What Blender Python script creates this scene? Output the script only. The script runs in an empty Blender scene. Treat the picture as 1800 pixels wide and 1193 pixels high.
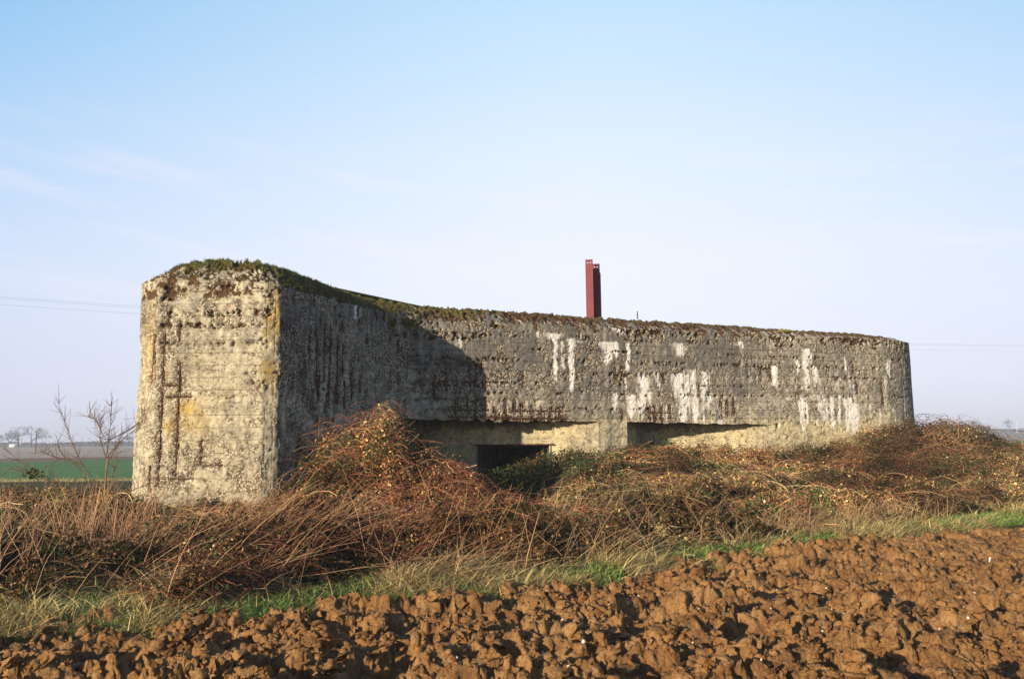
import bpy, math, random
import numpy as np
rng = np.random.default_rng(7); random.seed(7)
scene = bpy.context.scene
col = scene.collection
R = math.radians

# ------------------------------------------------------------------ noise
def _h(ix, iy, iz, s):
    n = (ix.astype(np.int64)*374761393 + iy.astype(np.int64)*668265263 + iz.astype(np.int64)*2147483647 + s*974634777) & 0xFFFFFFFF
    n = ((n ^ (n >> 13))*1274126177) & 0xFFFFFFFF
    n = ((n ^ (n >> 16))*2246822519) & 0xFFFFFFFF
    n = n ^ (n >> 15)
    return (n & 0xFFFFFF)/float(0xFFFFFF)
def vn(x, y, z=None, s=0):
    if z is None: z = np.zeros_like(x)
    xi, yi, zi = np.floor(x), np.floor(y), np.floor(z)
    fx, fy, fz = x-xi, y-yi, z-zi
    fx = fx*fx*(3-2*fx); fy = fy*fy*(3-2*fy); fz = fz*fz*(3-2*fz)
    r = 0
    for a in (0, 1):
        for b in (0, 1):
            for c in (0, 1):
                w = (fx if a else 1-fx)*(fy if b else 1-fy)*(fz if c else 1-fz)
                r = r + w*_h(xi+a, yi+b, zi+c, s)
    return r
def fbm(x, y, z=None, s=0, o=4):
    if z is None: z = np.zeros_like(x)
    r = 0; a = 1.; t = 0
    for k in range(o):
        r = r + a*vn(x*2**k, y*2**k, z*2**k, s+k*17); t += a; a *= .5
    return r/t
def worley2(x, y, s=0, jit=.95):
    xi, yi = np.floor(x), np.floor(y); zz = np.zeros_like(xi)
    f1 = np.full(x.shape, 9.); f2 = np.full(x.shape, 9.); idv = np.zeros(x.shape)
    for a in (-1, 0, 1):
        for b in (-1, 0, 1):
            cx, cy = xi+a, yi+b
            px = cx+.5+jit*(_h(cx, cy, zz, s)-.5); py = cy+.5+jit*(_h(cx, cy, zz+1, s)-.5)
            d = np.hypot(px-x, py-y); r = _h(cx, cy, zz+2, s)
            m = d < f1
            f2 = np.where(m, f1, np.minimum(f2, d)); idv = np.where(m, r, idv); f1 = np.where(m, d, f1)
    return f1, f2, idv
def sst(a, b, x):
    t = np.clip((x-a)/(b-a), 0, 1); return t*t*(3-2*t)

# ------------------------------------------------------------------ mesh helpers
def mesh_np(name, verts, faces, mat=None, parent=None, attrs=None, smooth=True, mats=None, midx=None):
    me = bpy.data.meshes.new(name)
    verts = np.asarray(verts, np.float32); faces = np.asarray(faces, np.int32)
    k = faces.shape[1]
    me.vertices.add(len(verts)); me.vertices.foreach_set('co', verts.ravel())
    me.loops.add(faces.size); me.loops.foreach_set('vertex_index', faces.ravel())
    me.polygons.add(len(faces)); me.polygons.foreach_set('loop_start', np.arange(0, faces.size, k, dtype=np.int32))
    me.polygons.foreach_set('loop_total', np.full(len(faces), k, np.int32))
    if smooth: me.polygons.foreach_set('use_smooth', np.ones(len(faces), bool))
    for n, (tp, data) in (attrs or {}).items():
        at = me.attributes.new(n, tp, 'POINT')
        at.data.foreach_set('color' if tp == 'FLOAT_COLOR' else ('vector' if tp == 'FLOAT_VECTOR' else 'value'), np.asarray(data, np.float32).ravel())
    for m in (mats or [mat]): me.materials.append(m)
    if midx is not None: me.polygons.foreach_set('material_index', np.asarray(midx, np.int32))
    me.update(calc_edges=True); me.validate()
    o = bpy.data.objects.new(name, me); col.objects.link(o)
    if parent: o.parent = parent
    return o
def grid_faces(m, n, mask=None, off=0):
    i, j = np.meshgrid(np.arange(m-1), np.arange(n-1), indexing='ij')
    if mask is not None: i, j = i[mask], j[mask]
    i = i.ravel(); j = j.ravel(); a = i*n+j
    return np.stack([a, a+n, a+n+1, a+1], 1)+off
def rgba(c, n=None):
    c = np.asarray(c, float)
    if c.ndim == 1: c = np.tile(c, (n, 1))
    return np.concatenate([c, np.ones((len(c), 1))], 1)
def tubes(P, rad, colr, sides=3):
    """P (N,K,3), rad (N,K), colr (N,3)"""
    N, K, _ = P.shape
    T = np.gradient(P, axis=1); T /= np.linalg.norm(T, axis=2, keepdims=True)+1e-9
    up = np.array([0.13, .21, 1.]); A = np.cross(T, up); A /= np.linalg.norm(A, axis=2, keepdims=True)+1e-6
    B = np.cross(T, A)
    V = []
    for s in range(sides):
        th = 2*math.pi*s/sides
        V.append(P+(A*math.cos(th)+B*math.sin(th))*rad[..., None])
    V = np.stack(V, 2).reshape(-1, 3)
    n, k, s = np.meshgrid(np.arange(N), np.arange(K-1), np.arange(sides), indexing='ij')
    b = n*K*sides+k*sides; s2 = (s+1) % sides
    F = np.stack([b+s, b+s2, b+sides+s2, b+sides+s], -1).reshape(-1, 4)
    C = rgba(np.repeat(colr, K*sides, axis=0))
    return V, F, C
def ribbons(P, w, side, colr):
    N, K, _ = P.shape
    o = side[:, None, :]*w[..., None]
    V = np.stack([P-o, P+o], 2).reshape(-1, 3)
    n, k = np.meshgrid(np.arange(N), np.arange(K-1), indexing='ij')
    b = n*K*2+k*2
    F = np.stack([b, b+1, b+3, b+2], -1).reshape(-1, 4)
    return V, F, rgba(np.repeat(colr, K*2, axis=0))
def leaves(c, size, colr, flat=.0):
    N = len(c)
    d = rng.normal(size=(N, 3)); d /= np.linalg.norm(d, axis=1, keepdims=True)
    e = rng.normal(size=(N, 3)); e[:, 2] *= 1-flat
    e -= d*(e*d).sum(1, keepdims=True); e /= np.linalg.norm(e, axis=1, keepdims=True)+1e-9
    nn = np.cross(d, e); s = size[:, None]
    V = np.stack([c-d*s, c-e*s*.55+nn*s*.15, c+d*s, c+e*s*.55+nn*s*.15], 1).reshape(-1, 3)
    F = np.arange(N*4).reshape(-1, 4)
    return V, F, rgba(np.repeat(colr, 4, axis=0))
class Bag:
    def __init__(s): s.V = []; s.F = []; s.C = []; s.n = 0
    def add(s, t):
        V, F, C = t; s.V.append(V); s.F.append(F+s.n); s.C.append(C); s.n += len(V)
    def build(s, name, mat, parent=None, smooth=False):
        return mesh_np(name, np.concatenate(s.V), np.concatenate(s.F), mat, parent, {'Col': ('FLOAT_COLOR', np.concatenate(s.C))}, smooth)
def tag(o, label=None, cat=None, group=None, kind=None):
    if label: o['label'] = label
    if cat: o['category'] = cat
    if group: o['group'] = group
    if kind: o['kind'] = kind
    return o
def empty(name, loc=(0, 0, 0)):
    o = bpy.data.objects.new(name, None); col.objects.link(o); o.location = loc; o.empty_display_size = .2; return o

# ------------------------------------------------------------------ node helpers
class NT:
    def __init__(s, name, rough=.9, spec=.2):
        s.m = bpy.data.materials.new(name); s.m.use_nodes = True; s.t = s.m.node_tree
        s.b = s.t.nodes['Principled BSDF']; s.b.inputs['Roughness'].default_value = rough
        s.b.inputs['Specular IOR Level'].default_value = spec
    def n(s, t, **k):
        o = s.t.nodes.new(t)
        for a, v in k.items(): setattr(o, a, v)
        return o
    def L(s, a, b): s.t.links.new(a, b)
    def attr(s, n): return s.n('ShaderNodeAttribute', attribute_name=n)
    def noise(s, vec, sc, det=4, rough=.55, dist=0):
        o = s.n('ShaderNodeTexNoise'); o.inputs['Scale'].default_value = sc; o.inputs['Detail'].default_value = det
        o.inputs['Roughness'].default_value = rough; o.inputs['Distortion'].default_value = dist
        if vec is not None: s.L(vec, o.inputs['Vector'])
        return o.outputs['Fac']
    def vor(s, vec, sc, feat='F1', out='Distance'):
        o = s.n('ShaderNodeTexVoronoi', feature=feat); o.inputs['Scale'].default_value = sc
        if vec is not None: s.L(vec, o.inputs['Vector'])
        return o.outputs[out]
    def ramp(s, fac, pts, interp='LINEAR'):
        o = s.n('ShaderNodeValToRGB'); r = o.color_ramp; r.interpolation = interp
        while len(r.elements) < len(pts): r.elements.new(.5)
        for e, (p, c) in zip(r.elements, pts):
            e.position = p; e.color = (c, c, c, 1) if isinstance(c, (int, float)) else (*c, 1)
        s.L(fac, o.inputs['Fac']); return o.outputs['Color']
    def mix(s, fac, a, b, mode='MIX'):
        o = s.n('ShaderNodeMix', data_type='RGBA', blend_type=mode)
        if isinstance(fac, (int, float)): o.inputs[0].default_value = fac
        else: s.L(fac, o.inputs[0])
        for v, i in ((a, 6), (b, 7)):
            if isinstance(v, tuple): o.inputs[i].default_value = (*v, 1)
            else: s.L(v, o.inputs[i])
        return o.outputs[2]
    def math(s, op, a, b=0., clamp=False):
        o = s.n('ShaderNodeMath', operation=op, use_clamp=clamp)
        for v, i in ((a, 0), (b, 1)):
            if isinstance(v, (int, float)): o.inputs[i].default_value = v
            else: s.L(v, o.inputs[i])
        return o.outputs[0]
    def coords(s, sc=(1, 1, 1)):
        g = s.n('ShaderNodeNewGeometry'); mp = s.n('ShaderNodeMapping'); mp.inputs['Scale'].default_value = sc
        s.L(g.outputs['Position'], mp.inputs['Vector']); return mp.outputs[0]
    def bump(s, h, strength=.5, dist=.01, prev=None):
        o = s.n('ShaderNodeBump'); o.inputs['Strength'].default_value = strength; o.inputs['Distance'].default_value = dist
        s.L(h, o.inputs['Height'])
        if prev is not None: s.L(prev, o.inputs['Normal'])
        return o.outputs[0]
    def done(s, c=None, nrm=None):
        if c is not None:
            if isinstance(c, tuple): s.b.inputs['Base Color'].default_value = (*c, 1)
            else: s.L(c, s.b.inputs['Base Color'])
        if nrm is not None: s.L(nrm, s.b.inputs['Normal'])
        return s.m

# concrete ------------------------------------------------------------
def concrete():
    k = NT('weathered_concrete', .92, .15)
    p = k.coords(); m1 = k.attr('m1'); m2 = k.attr('m2'); uv = k.attr('uvc')
    s1 = k.n('ShaderNodeSeparateColor'); k.L(m1.outputs['Color'], s1.inputs[0]); lime, moss, lich = s1.outputs; spall = m1.outputs['Alpha']
    s2 = k.n('ShaderNodeSeparateColor'); k.L(m2.outputs['Color'], s2.inputs[0]); grime_shade, rust, pale = s2.outputs; vb = m2.outputs['Alpha']
    big = k.noise(p, 1.3, 5, .6); mid = k.noise(p, 7, 5, .65); fine = k.noise(p, 45, 4, .7)
    ps = k.coords((6, 6, .9)); streak = k.noise(ps, 1.6, 5, .65)
    base = k.mix(k.ramp(big, [(.35, 0), (.65, 1)]), (.60, .54, .40), (.42, .39, .32))
    base = k.mix(k.ramp(mid, [(.42, 0), (.66, .9)]), base, (.22, .19, .14))
    base = k.mix(k.ramp(k.noise(k.coords((1, 1, .6)), 3.1, 6, .7), [(.5, 0), (.66, .8)]), base, (.17, .14, .105))
    base = k.mix(k.ramp(fine, [(.34, .8), (.5, 0)]), base, (.12, .10, .075))
    base = k.mix(pale, base, k.mix(k.ramp(mid, [(.35, 0), (.7, 1)]), (.66, .55, .31), (.45, .38, .23)))
    cr = k.noise(k.coords((1, 1, 1.3)), 8.5, 9, .78)
    base = k.mix(k.ramp(cr, [(.53, 0), (.61, .9)]), base, (.075, .055, .038))
    base = k.mix(k.ramp(cr, [(.35, .85), (.45, 0)]), base, (.70, .63, .48))
    # grime: dark streaky film; also carries shade painted into the slots and embrasure
    g = k.math('MULTIPLY', grime_shade, k.ramp(streak, [(.30, .25), (.5, 1)]))
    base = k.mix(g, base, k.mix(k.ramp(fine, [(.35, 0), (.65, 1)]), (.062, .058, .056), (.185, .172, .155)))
    # exposed aggregate
    vc = k.vor(p, 26, 'F1', 'Color'); sc = k.n('ShaderNodeSeparateColor'); k.L(vc, sc.inputs[0])
    vd = k.vor(p, 26)
    peb = k.ramp(sc.outputs[0], [(0, (.16, .10, .06)), (.3, (.42, .32, .20)), (.6, (.62, .53, .38)), (.85, (.75, .69, .58)), (1, (.30, .27, .23))])
    peb = k.mix(k.ramp(vd, [(.36, 0), (.62, 1)]), peb, (.05, .036, .024))
    base = k.mix(k.math('MULTIPLY', spall, .85), base, peb)
    # small dark voids all over
    vo = k.vor(k.coords((1, 1, 1.4)), 15); void = k.math('MULTIPLY', k.ramp(vo, [(.15, 1), (.23, 0)]), k.ramp(mid, [(.46, 0), (.52, 1)]))
    base = k.mix(void, base, (.06, .045, .03))
    # board joints
    su = k.n('ShaderNodeSeparateXYZ'); k.L(uv.outputs['Vector'], su.inputs[0]); U, V = su.outputs[0], su.outputs[1]
    wob = k.math('MULTIPLY', k.noise(p, .8, 2), .035)
    def seam(c, w, th):
        f = k.math('FRACT', k.math('DIVIDE', k.math('ADD', c, wob), w))
        d = k.math('ABSOLUTE', k.math('SUBTRACT', f, .5))
        return k.ramp(d, [(.5-th, 0), (.498, 1)])
    hs = k.math('MULTIPLY', seam(V, .235, .06), k.math('SUBTRACT', 1., vb)); vs = k.math('MULTIPLY', seam(U, .155, .10), vb)
    sm = k.math('MULTIPLY', k.math('MAXIMUM', hs, vs), k.math('SUBTRACT', 1., spall), True)
    sm = k.math('MULTIPLY', sm, k.math('SUBTRACT', 1., k.math('MULTIPLY', pale, .8)))
    sm = k.math('MULTIPLY', sm, k.ramp(k.noise(p, 2.5, 3), [(.38, 0), (.52, 1)]))
    base = k.mix(k.math('MULTIPLY', sm, .85), base, (.06, .05, .035))
    # lime, rust, lichen, moss
    lm = k.ramp(k.math('ADD', lime, k.math('MULTIPLY', k.math('SUBTRACT', k.noise(k.coords((9, 9, 3)), 2.6, 5, .7), .5), 1.7)), [(.30, 0), (.75, 1)])
    lm = k.math('MULTIPLY', lm, k.ramp(lime, [(.05, 0), (.2, 1)]))
    base = k.mix(k.math('MULTIPLY', lm, .93), base, k.mix(k.ramp(fine, [(.4, 0), (.6, 1)]), (.84, .81, .76), (.66, .63, .57)))
    base = k.mix(k.math('MULTIPLY', rust, k.ramp(mid, [(.3, .5), (.6, 1)])), base, (.075, .036, .02))
    ln = k.math('MULTIPLY', lich, k.ramp(k.noise(p, 22, 4, .7), [(.42, 0), (.56, 1)]), True)
    base = k.mix(ln, base, (.50, .31, .035))
    mn = k.ramp(k.math('ADD', moss, k.math('MULTIPLY', k.math('SUBTRACT', k.noise(p, 16, 4, .7), .5), .8)), [(.42, 0), (.58, 1)])
    mg = k.mix(k.ramp(k.noise(p, 2.3, 3), [(.4, 0), (.6, 1)]), (.055, .062, .014), (.115, .062, .026))
    mg = k.mix(k.ramp(fine, [(.35, 0), (.7, 1)]), mg, (.13, .125, .035))
    mg = k.mix(k.attr('brn').outputs['Fac'], mg, k.mix(k.ramp(fine, [(.35, 0), (.7, 1)]), (.05, .026, .014), (.13, .07, .035)))
    base = k.mix(mn, base, mg)
    h = k.math('ADD', k.math('MULTIPLY', fine, .5), k.math('MULTIPLY', sm, -1.2))
    h = k.math('ADD', h, k.math('MULTIPLY', void, -1.5))
    n1 = k.bump(h, .7, .008)
    h2 = k.math('MULTIPLY', k.math('SUBTRACT', 1., vd), k.math('MAXIMUM', spall, k.math('MULTIPLY', moss, .6)))
    n2 = k.bump(h2, .9, .02, n1)
    return k.done(base, n2)
def colmat(name, rough=.8, spec=.15, var=0, trans=0.):
    k = NT(name, rough, spec); a = k.attr('Col'); c = a.outputs['Color']
    if 0: c = k.mix(k.ramp(k.noise(k.coords(), var, 3), [(.3, .5), (.7, 0)]), c, (.03, .02, .01))
    return k.done(c)
def soilmat():
    k = NT('clay_soil', .93, .12); p = k.coords()
    b = k.noise(p, 1.1, 5, .6); f = k.noise(p, 38, 5, .7); mm = k.noise(p, 9, 4, .6)
    c = k.mix(k.ramp(b, [(.35, 0), (.65, 1)]), (.26, .124, .044), (.37, .20, .075))
    c = k.mix(k.ramp(mm, [(.45, 0), (.72, .8)]), c, (.45, .275, .125))
    c = k.mix(k.ramp(k.noise(p, 3.3, 5, .65), [(.5, 0), (.68, .75)]), c, (.13, .062, .026))
    c = k.mix(k.ramp(f, [(.34, .85), (.5, 0)]), c, (.12, .05, .022))
    v = k.vor(p, 21, 'F1', 'Distance'); vm = k.ramp(v, [(.05, 1), (.09, 0)])
    sel = k.ramp(k.noise(p, 14, 2), [(.60, 0), (.66, 1)])
    c = k.mix(k.math('MULTIPLY', vm, sel), c, (.62, .52, .38))
    n = k.bump(k.math('ADD', f, k.math('MULTIPLY', k.noise(p, 120, 3, .7), .5)), 1.0, .022)
    return k.done(c, n)
CONC = concrete(); SOIL = soilmat()
CANE = colmat('bramble_cane'); GRASS = colmat('grass_blades', .7, .2); BARK = colmat('bark', .85)

def rustmat():
    k = NT('rusted_steel', .85, .25); p = k.coords()
    c = k.mix(k.ramp(k.noise(p, 12, 5, .7), [(.35, 0), (.65, 1)]), (.05, .022, .015), (.12, .045, .022))
    return k.done(c, k.bump(k.noise(p, 60, 3), .6, .005))
RUST = rustmat()

# ------------------------------------------------------------------ bunker
ctrl = np.array([  # outer x,y  inner x,y  wall top, roof edge
 (-5.0, 30, -4, 29, 4.4, 4.8), (-7.6, 22, -6.6, 22, 4.5, 5.0), (-7.44, 16.3, -6.5, 16.6, 4.66, 5.15), (-7.26, 15.35, -6.5, 16.05, 4.70, 5.12),
 (-6.74, 14.98, -6.35, 15.75, 4.74, 5.22), (-4.68, 15.0, -5.2, 15.8, 4.62, 5.22), (-4.42, 15.14, -4.95, 15.95, 4.58, 5.17),
 (-2.95, 18.05, -3.9, 18.8, 4.50, 5.02), (-2.2, 18.79, -2.6, 19.7, 4.44, 4.95), (11.0, 23.35, 10.7, 24.2, 4.43, 4.66),
 (11.9, 23.85, 11.4, 24.6, 4.43, 4.63), (12.36, 24.5, 11.6, 24.9, 4.42, 4.62), (12.6, 25.5, 11.6, 25.5, 4.42, 4.62), (12.6, 30, 11.5, 29, 4.4, 4.6), (-5.0, 30, -4, 29, 4.4, 4.8)])
seg = [.5, .3, .05, .03, .022, .022, .02, .022, .023, .024, .03, .06, .4, .5]
us = []; 
for i, s in enumerate(seg):
    L = np.hypot(*(ctrl[i+1, :2]-ctrl[i, :2])); n = max(2, int(L/s)); us += list(i+np.arange(n)/n)
us.append(14.); us = np.array(us); NU = len(us)
ci = np.clip(us.astype(int), 0, 13); fr = us-ci
CT = ctrl[ci]*(1-fr[:, None])+ctrl[ci+1]*fr[:, None]
arc = np.concatenate([[0], np.cumsum(np.hypot(*(CT[1:, :2]-CT[:-1, :2]).T))])
def gsm(a, sig):
    # gaussian smoothing along arc length
    g = np.arange(0, arc[-1], .02); out = np.empty_like(a)
    kx = np.arange(-int(3*sig/.02), int(3*sig/.02)+1)*.02; kk = np.exp(-kx**2/(2*sig*sig)); kk /= kk.sum()
    for c in range(a.shape[1]):
        v = np.interp(g, arc, a[:, c]); vp = np.pad(v, len(kx)//2, mode='edge'); out[:, c] = np.interp(arc, g, np.convolve(vp, kk, 'valid'))
    return out
o1 = gsm(CT[:, :2], .05); o2 = gsm(CT[:, :2], .38)
wb = np.exp(-((us-7.5)/.75)**4)+np.exp(-((us-10.6)/1.4)**6); wb = np.clip(wb, 0, 1)[:, None]
outer = o1*(1-wb)+o2*wb
inner = gsm(CT[:, 2:4], .1); ZT = gsm(CT[:, 4:6], .25)
wx = outer[:, 0]; wy = outer[:, 1]
isA = (us > 3) & (us < 6); isB = (us >= 6) & (us < 7.6); isC = (us >= 7.6) & (us < 9.6)
slot1 = (us > 7.12) & (us < 9.5) & (wx < 2.33); slot2 = (us > 8) & (wx > 2.93) & (wx < 7.2) & (us < 9.2)
zs = 2.10-.016*(wx+2.8)
br = sst(-1.9, -1.2, wx)*(1-sst(1.2, 1.9, wx))*(us > 7.5)
zs = zs+br*.07*(fbm(wx*4, wx*0+3.3, s=5)-.62)+br*.16*(fbm(wx*7, wx*0, s=8)-.42)+.07*(fbm(wx*5, wx*0, s=6)-.5)
nl, nu_, nb = 62, 112, 46
tl = np.linspace(0, 1, nl); tu = np.linspace(0, 1, nu_)[1:]; tb = np.linspace(0, 1, nb)[1:]
rows = []
for t in tl: rows.append(np.stack([wx, wy, -.2+(zs+.2)*t], 1))
for t in tu: rows.append(np.stack([wx, wy, zs+(ZT[:, 0]-zs)*t], 1))
for t in tb:
    xy = outer+(inner-outer)*t; g = 1-(1-t)**1.5
    rows.append(np.stack([xy[:, 0], xy[:, 1], ZT[:, 0]+(ZT[:, 1]-ZT[:, 0])*g], 1))
for e in (.35, .8):
    xy = inner+(inner-outer)*e; rows.append(np.stack([xy[:, 0], xy[:, 1], ZT[:, 1]+.02*e], 1))
G = np.stack(rows, 1)   # NU, NR, 3
NR = G.shape[1]; rsof = nl-1; rtop = nl+nu_-2
dU = np.gradient(G, axis=0); dV = np.gradient(G, axis=1)
N = np.cross(dU, dV); N /= np.linalg.norm(N, axis=2, keepdims=True)+1e-9
X, Y, Z = G[..., 0], G[..., 1], G[..., 2]
S = np.repeat(arc[:, None], NR, 1); UU = np.repeat(us[:, None], NR, 1); ri = np.repeat(np.arange(NR)[None], NU, 0)
tbev = np.clip((ri-rtop)/(nb-1.), 0, 1); TB = tbev

LIME = [(0.66, 4.27, 4.05, 0.031), (1.01, 4.25, 4.03, 0.173), (1.09, 4.06, 3.0, 0.063), (1.27, 4.07, 3.32, 0.047), (1.49, 4.12, 2.75, 0.063), (1.77, 4.09, 4.0, 0.063), (-1.23, 4.1, 3.75, 0.031), (2.47, 4.08, 3.49, 0.141), (2.67, 4.09, 3.67, 0.063), (3.01, 4.07, 3.33, 0.055), (2.82, 4.48, 4.3, 0.189), (4.43, 4.12, 3.74, 0.157), (6.33, 4.21, 4.01, 0.055), (4.41, 3.31, 2.78, 0.11), (4.51, 2.86, 1.95, 0.086), (4.79, 3.42, 2.56, 0.11), (4.88, 2.67, 1.94, 0.086), (5.12, 3.37, 2.56, 0.071), (5.26, 2.75, 2.34, 0.047), (3.41, 3.29, 2.62, 0.094), (3.06, 2.72, 2.07, 0.063), (3.39, 2.77, 2.27, 0.063), (3.56, 2.8, 2.39, 0.047), (2.65, 2.76, 2.3, 0.055), (8.31, 4.08, 2.86, 0.094), (8.0, 3.75, 3.33, 0.071), (8.59, 3.59, 2.93, 0.071), (8.47, 3.96, 3.6, 0.039), (8.08, 2.66, 2.24, 0.11), (8.67, 2.77, 2.24, 0.071), (8.12, 2.22, 1.76, 0.047), (9.09, 2.71, 1.84, 0.063), (9.33, 2.79, 2.35, 0.047), (9.55, 2.68, 1.67, 0.063), (9.82, 2.55, 1.67, 0.11), (9.61, 3.86, 3.46, 0.039), (11.08, 3.83, 3.32, 0.063), (7.3, 3.57, 2.94, 0.102)]
VC = [(-1.84, 3.16, 2.58), (-1.56, 3.17, 2.78), (-1.33, 3.06, 2.86), (-1.01, 3.41, 2.82), (-0.86, 3.41, 2.86), (-0.75, 3.49, 3.17), (-0.66, 3.14, 2.82), (-1.36, 2.54, 2.15), (-1.08, 2.65, 2.11), (-0.88, 2.66, 2.15), (-0.66, 2.59, 2.11), (-0.43, 2.37, 2.07), (-0.17, 2.59, 2.09), (0.06, 2.59, 2.25), (0.24, 2.48, 2.04), (0.5, 2.39, 2.04), (0.72, 2.32, 2.04), (0.95, 2.32, 2.04), (1.19, 2.32, 2.07), (0.26, 3.23, 2.88), (3.58, 2.4, 2.06), (3.71, 2.45, 2.02), (3.91, 2.41, 2.02), (4.14, 2.44, 2.11), (2.83, 2.33, 2.11), (5.62, 2.57, 2.11), (5.81, 2.57, 2.19), (6.0, 2.65, 2.22), (2.66, 3.42, 3.09), (2.86, 3.43, 3.09), (3.99, 3.26, 3.05), (6.86, 3.52, 3.12), (7.17, 3.48, 3.16), (9.87, 3.67, 3.42), (9.96, 3.14, 2.84), (10.82, 3.15, 2.49)]
HC = [(-1.77, -0.57, 2.31), (-1.51, -0.02, 2.14), (-0.02, 1.48, 2.29), (6.82, 7.21, 3.48), (-0.43, 1.41, 2.10), (3.53, 4.16, 2.26)]
VB = [(15.89, 3.7, 3.24), (16.09, 3.61, 2.92), (16.29, 3.99, 2.81), (16.45, 3.95, 2.71), (16.67, 3.8, 2.6), (16.82, 3.64, 2.97), (16.16, 2.92, 2.46), (16.43, 2.82, 2.29), (16.7, 2.58, 2.4), (16.89, 2.85, 2.25), (17.11, 3.11, 2.5), (17.36, 3.01, 2.64), (15.66, 1.6, 1.16), (16.05, 1.49, 1.09), (15.7, 3.0, 2.86)]
VA = [(-6.83, 3.63, 2.74), (-6.6, 3.66, 0.79), (-6.29, 3.06, 0.99), (-6.54, 4.06, 3.8), (-6.32, 3.88, 3.5), (-5.83, 1.62, 1.2), (-6.79, 1.15, 0.72), (-6.55, 4.54, 4.35)]
HA = [(-6.55, -6.24, 2.67), (-6.54, -6.05, 2.45), (-6.76, -5.94, 0.93), (-5.79, -5.42, 1.17)]

mA = (UU > 3) & (UU < 6); mB = (UU >= 6) & (UU < 7.7); mC = (UU >= 7.7) & (UU < 10.5)
groove = np.zeros_like(X); spb = np.zeros_like(X)
wig = .03*(vn(Z*5, S*1.0, s=77)-.5)
def bar(mask, c, a, z0, z1, gw=.026, sw=.10):
    global groove, spb
    d = c-a+wig; win = sst(z1-.05, z1+.02, Z)*(1-sst(z0-.02, z0+.05, Z))*mask
    groove = np.maximum(groove, np.exp(-(d/gw)**2)*win)
    win2 = sst(z1-.16, z1, Z)*(1-sst(z0, z0+.14, Z))*mask
    spb = np.maximum(spb, np.exp(-(d/sw)**2)*win2)
for a, z0, z1 in VC: bar(mC, X, a, z0, z1)
for a, z0, z1 in VB: bar(mB, Y, a, z0, z1, .024, .06)
for a, z0, z1 in VA: bar(mA, X, a, z0, z1)
for lst, mk in ((HC, mC), (HA, mA)):
    for x0, x1, z in lst:
        win = sst(x0-.05, x0+.02, X)*(1-sst(x1-.02, x1+.05, X))*mk
        groove = np.maximum(groove, np.exp(-((Z-z)/.024)**2)*win)
        spb = np.maximum(spb, np.exp(-((Z-z)/.10)**2)*win)

def lens(mask, x0, x1, z0, z1, f=.12):
    return sst(x0-f, x0+f, X)*(1-sst(x1-f, x1+f, X))*sst(z0-f, z0+f, Z)*(1-sst(z1-f, z1+f, Z))*mask
Sr = .80*S+.60*Z; Zr = -.60*S+.80*Z
n_lo = fbm(S*1.3, Z*1.3, s=11); n_md = fbm(S*5, Z*5, s=21); n_hi = fbm(Sr*16, Zr*16, s=31, o=3)
rowsZ = lambda z0, w: np.exp(-((Z-z0-.05*(n_lo-.5))/w)**2)
# spalled / honeycombed fields
sp = sst(.60, .72, .6*n_lo+.4*n_md)*.7
sp = np.maximum(sp, sst(.50, .62, n_md)*lens(mA, -6.45, -4.4, 3.72, 4.7)*.9)
sp = np.maximum(sp, sst(.50, .60, n_md)*lens(mA, -7.1, -6.1, 1.0, 4.6)*.75)
sp = np.maximum(sp, sst(.46, .6, n_md)*lens(mA, -7.1, -4.4, .3, 1.7, .3)*.8)
sp = np.maximum(sp, sst(.50, .6, n_md)*lens(mA, -5.0, -4.35, .3, 3.4)*.6)
sp = np.maximum(sp, sst(.47, .58, n_md)*mB*.75)
sp = np.maximum(sp, sst(.42, .52, n_md)*lens(mC, -1.9, -.5, 2.75, 3.25, .1))
sp = np.maximum(sp, sst(.36, .5, n_md)*lens(mC, -1.6, 1.6, 1.9, 2.33, .08))
sp = np.maximum(sp, sst(.40, .5, n_md)*lens(mC, -1.3, .1, 1.9, 2.6, .1))
sp = np.maximum(sp, sst(.44, .54, n_md)*lens(mC, -.5, .9, 2.8, 3.3, .15)*.9)
sp = np.maximum(sp, sst(.50, .6, n_md)*lens(mC, -2, 12.4, 3.9, 4.6, .2)*.9)
sp = np.maximum(sp, sst(.52, .62, n_md)*lens(mC, -.5, 12.4, 2.6, 4.0, .2)*.7)
sp = np.maximum(sp, sst(.42, .52, n_md)*lens(mC, 3.3, 4.3, 1.9, 2.5, .1)*.9)
sp = np.maximum(sp, sst(.42, .52, n_md)*lens(mC, 5.4, 6.3, 2.1, 2.6, .1)*.8)
sp = np.maximum(sp, spb*.95)
sp = np.maximum(sp, (TB > 0)*sst(.40, .52, n_md)*(UU < 13))
sp = np.clip(sp, 0, 1)
# deeper holes in casting-lift rows
pr = np.zeros_like(X)
for z0, w, a in ((4.5, .07, 1), (4.30, .05, .9), (4.04, .07, 1), (3.8, .05, 1), (3.45, .045, .8), (2.9, .03, .4), (1.9, .04, .4)):
    pr = np.maximum(pr, rowsZ(z0, w)*a*mA*(X > -6.7))
for z0, w, a in ((4.3, .08, .8), (4.05, .06, .8), (3.72, .05, .9), (3.4, .08, 1.), (3.2, .06, .9), (2.9, .05, .7), (2.55, .05, .6)):
    pr = np.maximum(pr, rowsZ(z0, w)*a*((UU > 7.2) & (X < -.7) & (UU < 8.3)))
for z0, w, a in ((4.34, .10, 1.0), (4.15, .05, .8), (3.82, .03, .6), (3.55, .05, .8), (3.25, .06, .8), (2.98, .03, .6), (2.72, .035, .7), (2.35, .03, .6)):
    pr = np.maximum(pr, rowsZ(z0, w)*a*mC)
pr = pr*sst(.36, .6, fbm(S*1.1, Z*.0+Z//.3, s=47))
pr = np.maximum(pr, (TB > 0)*.9)
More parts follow.
